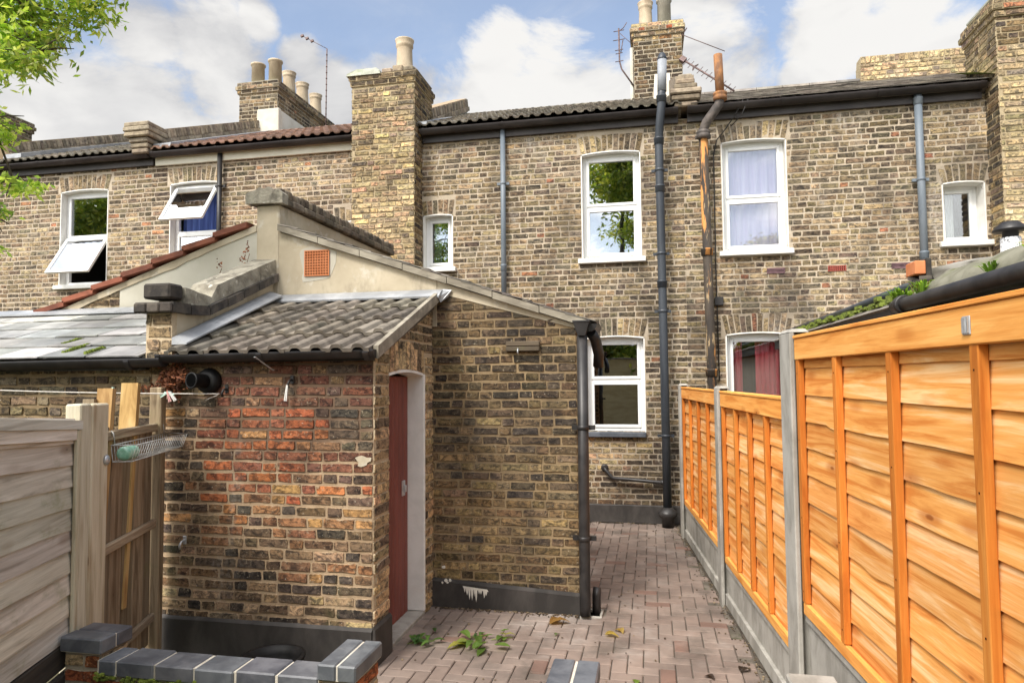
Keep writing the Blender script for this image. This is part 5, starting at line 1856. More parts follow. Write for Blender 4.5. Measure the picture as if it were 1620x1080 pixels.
# ================================================================== orange fence on the right
FD = Vector((-.09, 1, 0)).normalized()
FROT = math.atan2(FD.y, FD.x)
G_POST, G_PANEL, G_GRAV = 'concrete posts of the orange fence', 'orange lap panels of the right-hand fence', 'concrete gravel boards under the orange fence'


def fence_point(y, z=0.0):
    return Vector((fence_x(y), y, z))


def lap_panel(label, y_near, y_far, z0, z1, boards, battens, clip=False):
    base = fence_point(y_near)
    L = (fence_point(y_far) - base).length
    t = thing('wooden_fence', label, 'fence panel', base, FROT, G_PANEL)
    mb = MB()
    ex = (z1 - z0 - .06) / boards
    seg = 40
    for b in range(boards):
        zl = z0 + .03 + b * ex
        zu = zl + ex + .035
        k = grey(.86, 1.1)
        seed = rnd.uniform(0, 100)
        lo, up, lo2 = [], [], []
        for i in range(seg + 1):
            x = L * i / seg
            wv = .005 * mnoise.noise((x * 2.3 + seed, seed, 0)) + .003 * mnoise.noise((x * 7 + seed, 1, 0))
            bump_ = max(0, mnoise.noise((x * 3.1 + seed * 2, 9, 3)) - .28) * .035
            wv -= bump_
            lo.append((x, -.016 + .020, zl + wv)); lo2.append((x, -.016 + .006, zl + wv - .001)); up.append((x, -.016 + .008, zu))
        A_ = [mb.vert(p, k) for p in lo]; B_ = [mb.vert(p, k) for p in up]
        C_ = [mb.vert(p, k) for p in lo]; D_ = [mb.vert(p, k) for p in lo2]
        for i in range(seg):
            mb.face((A_[i], B_[i], B_[i + 1], A_[i + 1]), True)
            mb.face((D_[i], C_[i], C_[i + 1], D_[i + 1]))
    k = grey(.9, 1)
    mb.box((0, -.03, z0 + .02), (L, -.0175, z1 - .02), k)
    mb.build('lap_boards', 'orange_wood', t, True)
    for x in battens:
        bm_ = MB()
        bm_.box((x, .003, z0 + .065), (x + .046, .034, z1 - .105), grey(.85, 1.1), .003)
        for zn in (z0 + .12, z0 + .5, z1 - .55, z1 - .2):
            bm_.box((x + .02, .0345, zn), (x + .026, .0355, zn + .006), (.12, .1, .1, .5))
        bm_.build('batten', 'orange_rail', t, True)
    rm_ = MB()
    rm_.box((0, .005, z1 - .125), (L, .038, z1 - .012), grey(.95, 1.1), .004)
    rm_.build('top_rail', 'orange_top', t, True)
    rm_ = MB()
    rm_.box((-.002, -.034, z1 - .011), (L + .002, .044, z1 + .006), grey(1.0, 1.15), .003)
    rm_.build('capping', 'orange_top', t, True)
    rm_ = MB()
    rm_.box((0, .005, z0), (L, .030, z0 + .062), grey(.95, 1.1), .004)
    rm_.build('bottom_rail', 'orange_top', t, True)
    if clip:
        cl = MB()
        cl.box((clip - .02, .038, z1 - .095), (clip + .022, .042, z1 - .04), None, .002)
        for dx in (-.012, .004, .014):
            cl.box((clip + dx - .003, .042, z1 - .09), (clip + dx + .003, .046, z1 - .045))
        cl.build('metal_plate', 'galv', t, True)
    return t


def grav(label, y_near, y_far, z0, z1):
    base = fence_point(y_near)
    L = (fence_point(y_far) - base).length
    mb = MB()
    M_ = Matrix.Translation(base) @ Matrix.Rotation(FROT, 4, 'Z')
    o = thing('gravel_board', label, 'gravel board', base, FROT, G_GRAV)
    mb.box((0, -.03, z0), (L, .006, z1 - .035), None, .003)
    mb.box((0, -.03, z1 - .0345), (L, .022, z1), None, .004)
    mb.box((0, -.03, z0 - .04), (L, .03, z0 + .055), None, .004)
    mb.build('slab', 'concrete', o, True)


def cpost(label, y_near, y_far, z1):
    base = fence_point(y_near)
    L = (fence_point(y_far) - base).length
    t = thing('fence_post', label, 'fence post', base, FROT, G_POST)
    mb = MB()
    for a, b in ((-.045, -.030), (.030, .058)):
        mb.box((0, a, -.05), (L, b, z1), None, .006)
    mb.box((L * .28, -.032, -.05), (L * .72, .032, z1 - .002))
    mb.build('post_body', 'concrete', t, True)
    cm_ = MB()
    cm_.hexa([(0, -.045, z1 + .001), (L, -.045, z1 + .001), (L, .058, z1 + .001), (0, .058, z1 + .001), (.015, -.03, z1 + .02), (L - .015, -.03, z1 + .02), (L - .015, .04, z1 + .02), (.015, .04, z1 + .02)])
    cm_.build('post_cap', 'concrete', t, True)
    return t


yC0, yC1 = 3.90, 4.10
cpost('nearest concrete fence post, taller than the others, where the fence steps down', yC0, yC1, 2.135)
yB0, yB1 = 6.02, 6.17
cpost('middle concrete fence post, between the two lower orange panels', yB0, yB1, 1.80)
yA0, yA1 = 8.42, 8.56
cpost('farthest concrete fence post, at the house end of the orange fence', yA0, yA1, 1.80)
s = .566
lap_panel('large near orange lap fence, a step higher, silver plate on its top rail', 1.55, yC0 - .01, .655, 2.11, 10, [.0, .045 + .0, 2.32 - 4 * s + .005, 2.32 - 3 * s, 2.32 - 2 * s, 2.32 - s, 2.30][2:], clip=2.36 - 3 * s)
lap_panel('lower orange lap panel, between the nearest and middle concrete posts', yC1 + .01, yB0 - .01, .36, 1.775, 10, [.008, .46, .92, 1.37, 1.85])
lap_panel('lower orange lap panel farthest away, between the middle post and the house', yB1 + .01, yA0 - .01, .40, 1.775, 10, [.008, .55, 1.1, 1.65, 2.195])
grav('concrete gravel board under the large near panel', 1.6, yC0 - .01, .12, .65)
grav('concrete gravel board under the lower panel by the nearest post', yC1 + .005, yB0 - .005, .05, .352)
grav('concrete gravel board under the farthest panel by the house', yB1 + .005, yA0 - .005, .05, .392)

# ================================================================== weathered fence on the left
LA = R(20)
LD = Vector((-math.sin(LA), math.cos(LA), 0))
LROT = math.atan2(LD.y, LD.x)
LE = Vector((-3.42, 4.31, 0))


def lpt(q, z=0.0):
    return LE + LD * q + Vector((0, 0, z))


t = thing('wooden_fence', 'weathered grey horizontal-board fence panel at the left edge, streaked with moss', 'fence panel', lpt(-3.5), LROT)
mb = MB()
L = 2.17
nb = 10
ex = (1.69 - .60) / nb
for b in range(nb):
    zl = .60 + b * ex
    k = grey(.8, 1.2)
    seed = rnd.uniform(0, 50)
    seg = 30
    lo, lo2, up = [], [], []
    for i in range(seg + 1):
        x = L * i / seg
        wv = .005 * mnoise.noise((x * 3 + seed, 0, 0))
        fz = lambda z: .6 + (z - .6) * (1 + (L - x) * .058)
        lo.append(mb.vert((x, -.018, fz(zl + wv)), k)); lo2.append(mb.vert((x, -.006, fz(zl + wv)), k)); up.append(mb.vert((x, -.004, fz(zl + ex + .02)), k))
    for i in range(seg):
        mb.face((lo[i], lo[i + 1], up[i + 1], up[i]))
        mb.face((lo2[i], lo2[i + 1], lo[i + 1], lo[i]))
mb.box((0, .002, .6), (L, .014, 1.69), grey(.8, .9))
mb.build('lap_boards', 'grey_board', t, True)
mb = MB()
fz = lambda z, x: .6 + (z - .6) * (1 + (L - x) * .058)
for (ya_, yb_, za_, zb_, xe) in ((-.045, .02, 1.655, 1.70, L), (-.036, -.019, 1.60, 1.654, L - .045)):
    mb.hexa([(0, ya_, fz(za_, 0)), (xe, ya_, fz(za_, xe)), (xe, yb_, fz(za_, xe)), (0, yb_, fz(za_, 0)), (0, ya_, fz(zb_, 0)), (xe, ya_, fz(zb_, xe)), (xe, yb_, fz(zb_, xe)), (0, yb_, fz(zb_, 0))], grey(1.08, 1.2))
mb.build('top_rail', 'grey_board', t, True)
mb = MB()
mb.box((L - .042, -.04, .59), (L - .006, -.019, 1.654), grey(.8, 1), .004)
mb.build('edge_batten', 'pale_post', t, True)
t = thing('gravel_board', 'dark stained timber gravel boards under the weathered fence panel', 'gravel board', lpt(-3.5), LROT)
mb = MB()
for i in range(3):
    mb.box((0, -.02 - .03 * i, .59 - .13 * (i + 1) + .005), (L + .1, .02 - .03 * i, .59 - .13 * i), grey(.8, 1.2), .006)
mb.box((0, -.06, -.05), (L + .1, .02, .2), grey(.8, 1))
mb.build('boards', 'dark_board', t, True)
t = thing('fence_post', 'wide pale weathered timber post between the grey panel and the brown boards', 'fence post', lpt(-1.32), LROT)
mb = MB()
mb.box((0, -.03, .3), (.12, .05, 1.785), grey(1, 1.1), .008)
mb.build('left_plank', 'pale_post', t, True)
mb = MB()
mb.box((.124, -.034, .3), (.325, .05, 1.78), grey(1, 1.1), .008)
mb.build('right_plank', 'pale_post', t, True)
mb = MB()
mb.lathe((.29, -.035, 1.46), [(.03, 0), (.028, .012), (.01, .02)], 10, (0, -1, 0))
mb.build('knob', 'galv', t, True)
t = thing('board_fence', 'short run of dark brown upright fence boards with two rails, beside the outhouse wall', 'fence', lpt(-.98), LROT)
mb = MB()
xs = [0, .17, .34, .52, .70, .82]
for i, (a, b) in enumerate(zip(xs, xs[1:])):
    k = grey(.75, 1.2)
    tp = 1.60 + rnd.uniform(-.05, .04)
    mb.prism([(a + .003, .022, .12), (b - .003, .022, .12), (b - .003, .022, tp + rnd.uniform(-.03, .03)), ((a + b) / 2, .022, tp + .01), (a + .003, .022, tp)], (0, .018, 0), k)
mb.build('upright_boards', 'brown_board', t, True)
for z in (1.585, .93, .30):
    mb = MB()
    mb.box((.0, -.012, z - .028), (.825, .020, z + .028), grey(.9, 1.25), .006)
    mb.build('rail', 'brown_rail', t, True)
mb = MB()
mb.box((.832, -.03, .0), (.925, .05, 1.86), grey(1.0, 1.2), .006)
mb.build('end_post', 'brown_board', t, True)
for (q, z0_, q1, z1_, wd, m_, lab, nn) in ((-.97, 1.35, -.80, 1.86, .085, 'fresh_wood', 'yellowish timber offcut leaning behind the brown boards, the left one', .06),
                                           (-.60, 1.40, -.44, 1.89, .10, 'fresh_wood', 'yellowish timber offcut leaning behind the brown boards, the right one', .06),
                                           (-.93, 1.3, -.85, 1.80, .06, 'brown_board', 'narrow grey-brown timber offcut leaning behind the brown boards, darkest of the three', .13)):
    a, b = lpt(q), lpt(q1)
    sd = Vector((-LD.y, LD.x, 0)) * nn
    o = thing('timber_offcut', lab, 'timber', tuple(a + sd))
    mb = MB()
    mb.bar(a + sd + Vector((0, 0, z0_ - .9)), b + sd + Vector((0, 0, z1_)), .05, wd, (-LD.y, LD.x, 0), grey(.9, 1.2))
    mb.build('board', m_, o)
    if m_ == 'fresh_wood':
        mb = MB()
        off_ = LD * (.085 if q < -.8 else .095)
        mb.bar(a + sd + off_ * .8 + Vector((0, 0, z0_ - .9)), b + sd + off_ * .8 + Vector((0, 0, z1_ - .02)), .03, .04, (-LD.y, LD.x, 0), grey(.45, .6))
        mb.build('bark_edge', 'brown_board', o)

# wire basket and bottle
sideL = Vector((LD.y, -LD.x, 0))     # towards the yard
t = thing('wire_basket', 'long shallow wire basket hung on the brown upright boards', 'basket', tuple(lpt(-.95, 1.45)))


def bp(q, n_, z):
    return lpt(q, z) + sideL * n_


q0, q1, zt_, zb_, n0, n1 = -.96, -.06, 1.535, 1.44, .035, .155
mb = MB()
for z, na, nb_ in ((zt_, n0, n1 + .02), (zb_, n0 + .01, n1 - .01)):
    mb.tube([bp(q0, na, z), bp(q1, na, z), bp(q1, nb_, z), bp(q0, nb_, z), bp(q0, na, z)], .0035 if z == zt_ else .0028, 6)
mb.build('rim', 'wire', t)
mb = MB()
for i in range(24):
    q = q0 + (q1 - q0) * i / 23
    mb.tube([bp(q, n0, zt_), bp(q, n0 + .01, zb_), bp(q, n1 - .01, zb_), bp(q, n1 + .02, zt_)], .0016, 5)
mb.build('mesh_wires', 'wire', t)
mb = MB()
for q in (q0 + .05, q1 - .04):
    mb.tube([bp(q, n0, zt_), bp(q - .01, .03, 1.60), bp(q, .015, 1.615), bp(q + .01, .015, 1.59)], .003, 6)
mb.build('hooks', 'wire', t)
t = thing('plastic_bottle', 'crumpled pale green plastic bottle lying in the left end of the wire basket', 'bottle', tuple(bp(-.90, .09, 1.45)))
mb = MB()
mb.lathe(bp(-.945, .092, 1.484), [(.02, 0), (.036, .004), (.042, .02), (.039, .05), (.042, .06), (.038, .09), (.042, .1), (.042, .14), (.036, .165), (.016, .19)], 14, LD)
mb.build('bottle_body', 'bottle', t)
mb = MB()
mb.lathe(bp(-.755, .092, 1.484), [(.016, 0), (.017, .004), (.017, .018), (.012, .02)], 12, LD)
mb.build('cap', 'peg_green', t)

# washing line, hooks and pegs
t = thing('washing_line', 'white washing line strung from the left to a hook on the outhouse wall', 'washing line', (-2.96, 4.3, 1.82))
A, B = Vector((-5.2, 3.42, 1.915)), Vector((-2.965, 4.285, 1.81))
mb = MB()
pts = [A.lerp(B, i / 24) + Vector((0, 0, -.02 * math.sin(math.pi * i / 24))) for i in range(25)]
mb.tube(pts, .0042, 6)
mb.tube([B, B + Vector((-.03, .01, -.012)), B + Vector((-.07, -.01, -.03)), B + Vector((-.10, -.01, -.045))], .003, 5)
mb.build('cord', 'cord', t)


def hook(label, x, z, m_='black_iron', peg=False):
    o = thing('wall_hook', label, 'hook', (x, YF, z))
    h = MB()
    h.box((x - .014, YF - .016, z - .03), (x + .014, YF - .009, z + .03), None, .003)
    h.build('plate', m_, o)
    h = MB()
    h.tube([(x, YF - .012, z), (x, YF - .045, z - .005), (x - .005, YF - .06, z - .03), (x - .005, YF - .05, z - .055)], .008, 8)
    h.build('arm', m_, o)
    return o


hook('black hook on the outhouse wall holding the end of the washing line', -2.945, 1.845)
hook('black hook on the outhouse wall with a single peg hanging from it', -2.44, 1.905)
hook('small bare metal hook low on the outhouse wall', -3.26, .78, 'galv')
G_PEG = 'clothes pegs'


def peg(label, p, tilt, tilt2, m_, L=.075):
    o = thing('clothes_peg', label, 'clothes peg', tuple(p), 0, G_PEG)
    p = Vector(p)
    d = Vector((math.sin(tilt) * math.cos(tilt2), math.sin(tilt2) * .5, -math.cos(tilt))).normalized()
    side = Vector((1, 0, 0)) if abs(d.x) < .8 else Vector((0, 0, 1))
    side = (side - d * side.dot(d)).normalized()
    nn = d.cross(side)
    for s_, nm in ((-1, 'left'), (1, 'right')):
        mb = MB()
        a, b = p - d * L * .4 + side * s_ * .003, p + d * L * .6 + side * s_ * .0065
        mb.obox((a + b) / 2, (b - a) / 2, side * .0032, nn * .006)
        mb.build('jaw', m_, o)
    mb = MB()
    mb.tube([p - side * .008 - nn * .003, p + side * .008 - nn * .003], .0035, 7)
    mb.build('spring', 'galv', o)


def line_at(x):
    k = (x - A.x) / (B.x - A.x)
    return A.lerp(B, k) + Vector((0, 0, -.02 * math.sin(math.pi * k)))


peg('pale green peg upright on the washing line, apart from the cluster', line_at(-3.60) + Vector((0, -.008, .0)), .05, 0, 'peg_green', .1)
pb = line_at(-3.27)
peg('pale green peg pointing right in the cluster on the washing line', pb + Vector((.0, -.01, 0)), 1.3, .1, 'peg_green')
peg('pale green peg pointing left in the cluster on the washing line', pb + Vector((-.02, -.012, .0)), -1.15, .1, 'peg_green')
peg('white peg hanging down to the right in the cluster on the line', pb + Vector((.03, -.012, -.012)), .62, .1, 'peg_white')
peg('faded pink peg hanging down in the cluster on the line', pb + Vector((.005, -.014, -.012)), .28, .1, 'peg_pink')
peg('white peg hanging from the hook on the outhouse wall', Vector((-2.452, YF - .062, 1.825)), -.12, 0, 'peg_white', .11)

# flue outlet
t = thing('flue_outlet', 'round black flue outlet sticking out of the outhouse wall under the gutter', 'flue', (-3.08, YF, 1.9))
mb = MB()
mb.lathe((-3.08, YF - .006, 1.90), [(.092, 0), (.092, .02), (.08, .05), (.062, .06), (.045, .062)], 22, (0, -1, 0))
mb.build('wall_collar', 'rubber', t)
mb = MB()
mb.lathe((-3.085, YF - .06, 1.90), [(.05, 0), (.05, .10), (.057, .105), (.057, .115), (.045, .115), (.04, .02)], 20, (-.25, -1, .05))
mb.build('outlet_tube', 'rubber', t)
ax_ = Vector((-.25, -1, .05)).normalized()
mb = MB()
mb.lathe(Vector((-3.085, YF - .06, 1.90)) + ax_ * .110, [(.046, 0), (.046, .006)], 20, ax_)
mb.build('opening', 'hole_shade', t)  # black disc painted as the shade inside the tube

# dried creeper in the corner under the gutter
t = thing('dried_creeper', 'clump of dead red-brown creeper hanging under the gutter in the corner', 'plant', (-3.33, YF, 1.9))
mb = MB()
for i in range(420):
    c = Vector((-3.33 + rnd.gauss(0, .055), YF - .05 - abs(rnd.gauss(0, .03)), 1.93 + rnd.gauss(0, .06)))
    if rnd.random() < .25:
        c.x -= rnd.uniform(0, .18); c.z = 1.85 + rnd.gauss(0, .02)
    d = Vector((rnd.gauss(0, 1), rnd.gauss(0, 1), rnd.gauss(0, 1))).normalized()
    e_ = d.orthogonal().normalized()
    l_ = rnd.uniform(.012, .026)
    mb.poly([c - d * l_, c + e_ * l_ * .45, c + d * l_, c - e_ * l_ * .45], grey(.6, 1.9))
mb.build('dry_leaves', 'dead_leaf', t)
mb = MB()
for i in range(8):
    a = Vector((-3.33 + rnd.gauss(0, .03), YF - .03, 2.02))
    mb.tube([a, a + Vector((rnd.gauss(0, .03), -.02, -.08)), a + Vector((rnd.gauss(0, .06), -.03, -.2))], .003, 5)
mb.build('stems', 'dead_leaf', t)
# dry weeds on the parapet render
t = thing('dried_weeds', 'small dead brown weeds growing from the top of the lichened parapet', 'plant', (-3.45, YR, 2.9))
mb = MB()
for (cx_, cz_, n_) in ((-3.62, 3.02, 20), (-3.86, 2.98, 14), (-3.55, 2.92, 14), (-3.70, 2.84, 8), (-3.58, 3.10, 14)):
    for i in range(n_):
        c = Vector((cx_ + rnd.gauss(0, .018), YR - .05 - rnd.random() * .03, cz_ + rnd.gauss(0, .022)))
        d = Vector((rnd.gauss(0, 1), rnd.gauss(0, 1), rnd.gauss(0, 1))).normalized()
        e_ = d.orthogonal().normalized()
        l_ = rnd.uniform(.008, .017)
        mb.poly([c - d * l_, c + e_ * l_ * .5, c + d * l_, c - e_ * l_ * .5], grey(.8, 2.2))
    mb.tube([(cx_, YR - .03, cz_ - .04), (cx_ - .02, YR - .05, 2.86 if cz_ < 3.05 else 2.95)], .0025, 5)
mb.build('dry_stems', 'dead_leaf', t)
# wooden block on the return wall
t = thing('wooden_block', 'short weathered timber block fixed to the dark brick wall, with a small hook below', 'wooden block', (-1.05, YR, 2.17))
mb = MB()
mb.box((-1.19, YR - .045, 2.125), (-.905, YR - .005, 2.165), (.3, .3, .3, .2), .006)
mb.box((-1.19, YR - .042, 2.168), (-.905, YR - .005, 2.21), (.42, .42, .42, .6), .006)
mb.build('block', 'brown_rail', t)
mb = MB()
mb.tube([(-1.085, YR - .048, 2.15), (-1.085, YR - .058, 2.12), (-1.082, YR - .05, 2.10)], .006, 7)
mb.build('hook', 'galv', t)

# ================================================================== low garden wall and piers
G_PIER = 'capped piers of the low garden wall'


def pier(label, x0, x1, y0, y1, z1, bricks_dir, zb=.0, m_='engineering', joint=True):
    z1 = round(1.9 - (1.9 - z1) * .85, 3)
    x0, x1, y0, y1 = [q * .85 for q in (x0, x1, y0, y1)]
    t = thing('garden_pier', label, 'pier', ((x0 + x1) / 2, (y0 + y1) / 2, 0), 0, G_PIER)
    cz = z1 - .075
    mb = MB()
    e = .022
    for O, U, Nn, L in (((x0 + e, y0 + e, 0), (1, 0, 0), (0, -1, 0), x1 - x0 - 2 * e), ((x1 - e, y0 + e, 0), (0, 1, 0), (1, 0, 0), y1 - y0 - 2 * e),
                        ((x0 + e, y1 - e, 0), (0, -1, 0), (-1, 0, 0), y1 - y0 - 2 * e), ((x1 - e, y1 - e, 0), (-1, 0, 0), (0, 1, 0), x1 - x0 - 2 * e)):
        w = Wall(O, U, Nn, .006, .003)
        w.mb = mb
        mb.poly([w.P(0, zb), w.P(L, zb), w.P(L, cz), w.P(0, cz)], (.4, .34, .25, 0))
        zz = cz - .075 * int((cz - zb) / .075)
        w.courses(zz, cz, lambda p, q: [(0, L)], lambda u, z: PAL_YELL if rnd.random() < .7 else PAL_RED)
    mb.build('brickwork', 'brick_low', t)
    mb = MB()
    if bricks_dir == 'x':
        h = (y1 - y0) / 2
        for i in range(2):
            mb.box((x0 + rnd.uniform(-.004, .004), y0 + i * h + .004, cz + .003), (x1, y0 + (i + 1) * h - .004, z1 + rnd.uniform(-.003, .002)), grey(.85, 1.2), .007)
    elif bricks_dir == 'y':
        h = (x1 - x0) / 2
        for i in range(2):
            mb.box((x0 + i * h + .004, y0 + rnd.uniform(-.004, .004), cz + .003), (x0 + (i + 1) * h - .004, y1, z1 + rnd.uniform(-.003, .002)), grey(.85, 1.2), .007)
    else:
        mb.box((x0, y0, cz + .003), (x1, y1, z1), grey(.95, 1.05), .008)
    mb.build('coping', m_, t)
    if joint:
        mb = MB()
        mb.box((x0 + .008, y0 + .008, cz + .004), (x1 - .008, y1 - .008, z1 - .006))
        mb.build('pointing', 'white_mortar', t)


pier('left pier of the low garden wall, beside the weathered grey fence', -3.40, -3.12, 3.44, 3.70, .425, 'x')
pier('right pier of the low garden wall, in front of the black plinth', -1.74, -1.515, 3.36, 3.72, .425, 'y')
pier('lone pier on the paving, two coping bricks split by a white joint', -.565, -.30, 3.46, 3.85, .35, 'y')
pier('low pier capped with one pale grey slab, beside the nearest fence post', .66, .90, 3.45, 3.88, .35, 'one', m_='concrete', joint=False)
t = thing('garden_wall', 'low garden wall of blue-black coping bricks, in front of the red brick outhouse', 'wall', (-2.05, 2.98, 0))
wx0, wx1, wy0, wy1, wz = -2.650, -1.481, 2.89, 3.06, .570
mb = MB()
for O, U, Nn, L in (((wx0, wy0 + .02, 0), (1, 0, 0), (0, -1, 0), wx1 - wx0), ((wx1, wy1 - .02, 0), (-1, 0, 0), (0, 1, 0), wx1 - wx0)):
    w = Wall(O, U, Nn, .006, .003)
    w.mb = mb
    mb.poly([w.P(0, 0), w.P(L, 0), w.P(L, wz - .078), w.P(0, wz - .078)], (.4, .34, .25, 0))
    w.courses(.03, wz - .078, lambda p, q: [(0, L)], lambda u, z: PAL_YELL if rnd.random() < .6 else PAL_RED)
mb.build('brickwork', 'brick_low', t)
mb = MB()
n = 6
sizes = [.11, .23, .23, .23, .23, .23]
xx = wx0 + .012
k = (wx1 - wx0 - .014) / sum(sizes)
for i, s_ in enumerate(sizes):
    mb.box((xx + .005, wy0 + rnd.uniform(-.005, .005), wz - .075), (xx + s_ * k - .005, wy1 + rnd.uniform(-.005, .005), wz + rnd.uniform(-.004, .003)), grey(.85, 1.2), .007)
    xx += s_ * k
mb.build('coping', 'engineering', t)
mb = MB()
mb.box((wx0 + .01, wy0 + .008, wz - .077), (wx1 - .005, wy1 - .008, wz - .007))
mb.build('pointing', 'white_mortar', t)
mb = MB()
for i in range(150):
    x = rnd.uniform(wx0, wx1)
    mb.obox((x, wy0 + .008 + rnd.uniform(-.012, .004), wz - .082 + rnd.gauss(0, .008)), (rnd.uniform(.005, .014), 0, 0), (0, rnd.uniform(.004, .01), 0), (0, 0, rnd.uniform(.003, .008)))
tag(mb.build('moss', 'moss', t), None, None, kind='stuff')
t = thing('plastic_tub', 'black plastic tub whose rim shows behind the low garden wall', 'tub', (-2.34, 3.95, 0))
mb = MB()
mb.lathe((-2.34, 3.95, 0), [(.16, 0), (.185, .15), (.20, .185), (.2, .195), (.175, .195), (.16, .14), (.14, .05)], 26)
mb.build('tub_body', 'rubber', t)

# ================================================================== right neighbour's lean-to beyond the fence
ls = thing('lean_to', "neighbour's lean-to beyond the orange fence, mossy felt roof edge and thick black gutter", 'lean-to', (2.6, 5.5, 0))
mb = MB()
mb.box((1.62, 2.2, 0), (1.78, 9.1, 2.28))
mb.box((1.78, 2.2, 0), (3.9, 2.36, 2.5))
mb.build('wall', 'pale_render', ls)
mb = MB()
# low mossy tiled part next to the house, felted part nearer
mb.prism([(1.52, 4.55, 2.34), (1.72, 4.55, 2.44), (3.9, 4.55, 2.62), (3.9, 4.55, 2.5), (1.6, 4.55, 2.28)], (0, 4.6, 0), (.8, .8, .8, 1))
mb.build('roof', 'dark_slate', ls)
mb = MB()
n = 40
pv = []
for i in range(n + 1):
    t_ = i / n
    y = 2.25 + 2.5 * t_
    hh = .125 * min(1, max(.0, (4.75 - y) / .35)) ** .6
    wv = .012 * mnoise.noise((y * 4, 2, 2))
    prof = [(1.58, 2.30), (1.565 + wv, 2.36), (1.60 + wv, 2.36 + hh * .6), (1.70, 2.375 + hh + wv), (1.90, 2.40 + hh), (2.6, 2.46 + hh), (3.9, 2.52 + hh)]
    pv.append([mb.vert((x, y, z)) for x, z in prof])
for a, b in zip(pv, pv[1:]):
    for i in range(len(a) - 1):
        mb.face((a[i], a[i + 1], b[i + 1], b[i]), True)
mb.face(pv[-1]); mb.face(pv[0][::-1])
mb.build('felt_edge', 'felt', ls)
mb = MB()
mb.tube([(1.50, 4.62, 2.325), (1.505, 4.4, 2.325), (1.51, 2.0, 2.315)], .043, 12)
mb.lathe((1.50, 4.47, 2.325), [(.049, 0), (.058, .004), (.058, .05), (.049, .054)], 14, (0, 1, 0))
mb.build('gutter', 'black_pvc', ls)
mb = MB()
mb.box((1.535, 4.66, 2.235), (1.60, 9.1, 2.33))
mb.box((1.535, 2.0, 2.18), (1.60, 4.655, 2.27))
mb.build('fascia', 'black_iron', ls)
mb = MB()
mb.tube([(1.68, 9.12, 2.45), (1.70, 6.5, 2.47), (1.72, 4.95, 2.50)], .028, 10)
mb.build('rail_pipe', 'soil_pipe', ls)
mb = MB()
for i in range(300):
    y = rnd.uniform(4.7, 8.8)
    mb.obox((1.63 + rnd.gauss(0, .035), y, 2.405 + rnd.gauss(0, .012)), (rnd.uniform(.008, .02), 0, 0), (0, rnd.uniform(.02, .06), 0), (0, 0, rnd.uniform(.006, .016)))
tag(mb.build('moss', 'moss', ls), None, None, kind='stuff')
# clay end block
t = thing('clay_block', 'orange clay tile on a lump of broken masonry, edge of the lean-to roof', 'masonry', (1.76, 4.95, 2.42))
mb = MB()
mb.box((1.70, 4.86, 2.555), (1.765, 5.03, 2.645), None, .006)
mb.build('clay_tile', 'terracotta', t)
mb = MB()
for i in range(14):
    c = Vector((1.74 + rnd.uniform(-.03, .04), 4.94 + rnd.uniform(-.07, .07), 2.43 + .11 * i / 14))
    rr = Matrix.Rotation(rnd.uniform(-.5, .5), 3, 'Z') @ Matrix.Rotation(rnd.uniform(-.4, .4), 3, 'X')
    mb.obox(c, rr @ Vector((.035, 0, 0)), rr @ Vector((0, .05, 0)), rr @ Vector((0, 0, .014)), grey(.6, 1.1))
mb.box((1.768, 4.86, 2.43), (1.80, 5.03, 2.66), grey(.4, .5), .006)
mb.build('broken_masonry', 'dark_brick', t)
# tarpaulin over something on the roof
t = thing('tarpaulin', 'creased grey tarpaulin draped over the lean-to roof by the flue', 'tarpaulin', (2.6, 5.5, 2.5))
mb = MB()
nu, nv = 40, 14
rows = []
for j in range(nv + 1):
    v_ = j / nv
    row = []
    for i in range(nu + 1):
        u_ = i / nu
        y = 4.98 - u_ * 1.0
        x = 1.825 + u_ * .25
        if v_ < .55:
            s_ = v_ / .55
            P_ = Vector((x, y, 2.40 + s_ * (.225 - .05 * u_)))
            P_.x += .035 * (1 - s_) * mnoise.noise((u_ * 6, 1, 0)) + .03 * mnoise.noise((u_ * 7 + s_ * 5, s_ * 2, 4)) - .02 * abs(math.sin(u_ * 9 + s_ * 3.5))
        else:
            s_ = (v_ - .55) / .45
            P_ = Vector((x + s_ * 1.6, y + .1 * s_, 2.625 - .05 * u_ + s_ * .02 + .012 * mnoise.noise((u_ * 6, s_ * 6, 2))))
        row.append(mb.vert(P_))
    rows.append(row)
for a, b in zip(rows, rows[1:]):
    for i in range(nu):
        mb.face((a[i], a[i + 1], b[i + 1], b[i]), True)
mb.build('tarpaulin_sheet', 'tarp', t)
t = thing('flue_terminal', 'speckled metal flue with a black conical cowl, at the right edge above the tarpaulin', 'flue', (3.0, 6.45, 2.6))
fx, fy = 3.0, 6.45
mb = MB()
mb.tube([(fx, fy, 2.5), (fx, fy, 3.05)], .075, 18)
mb.build('flue_tube', 'speckle', t)
mb = MB()
mb.lathe((fx, fy, 3.045), [(.05, 0), (.06, .02), (.06, .06), (.128, .062), (.13, .075), (.075, .13), (.06, .14)], 20)
mb.build('cowl', 'black_pvc', t)


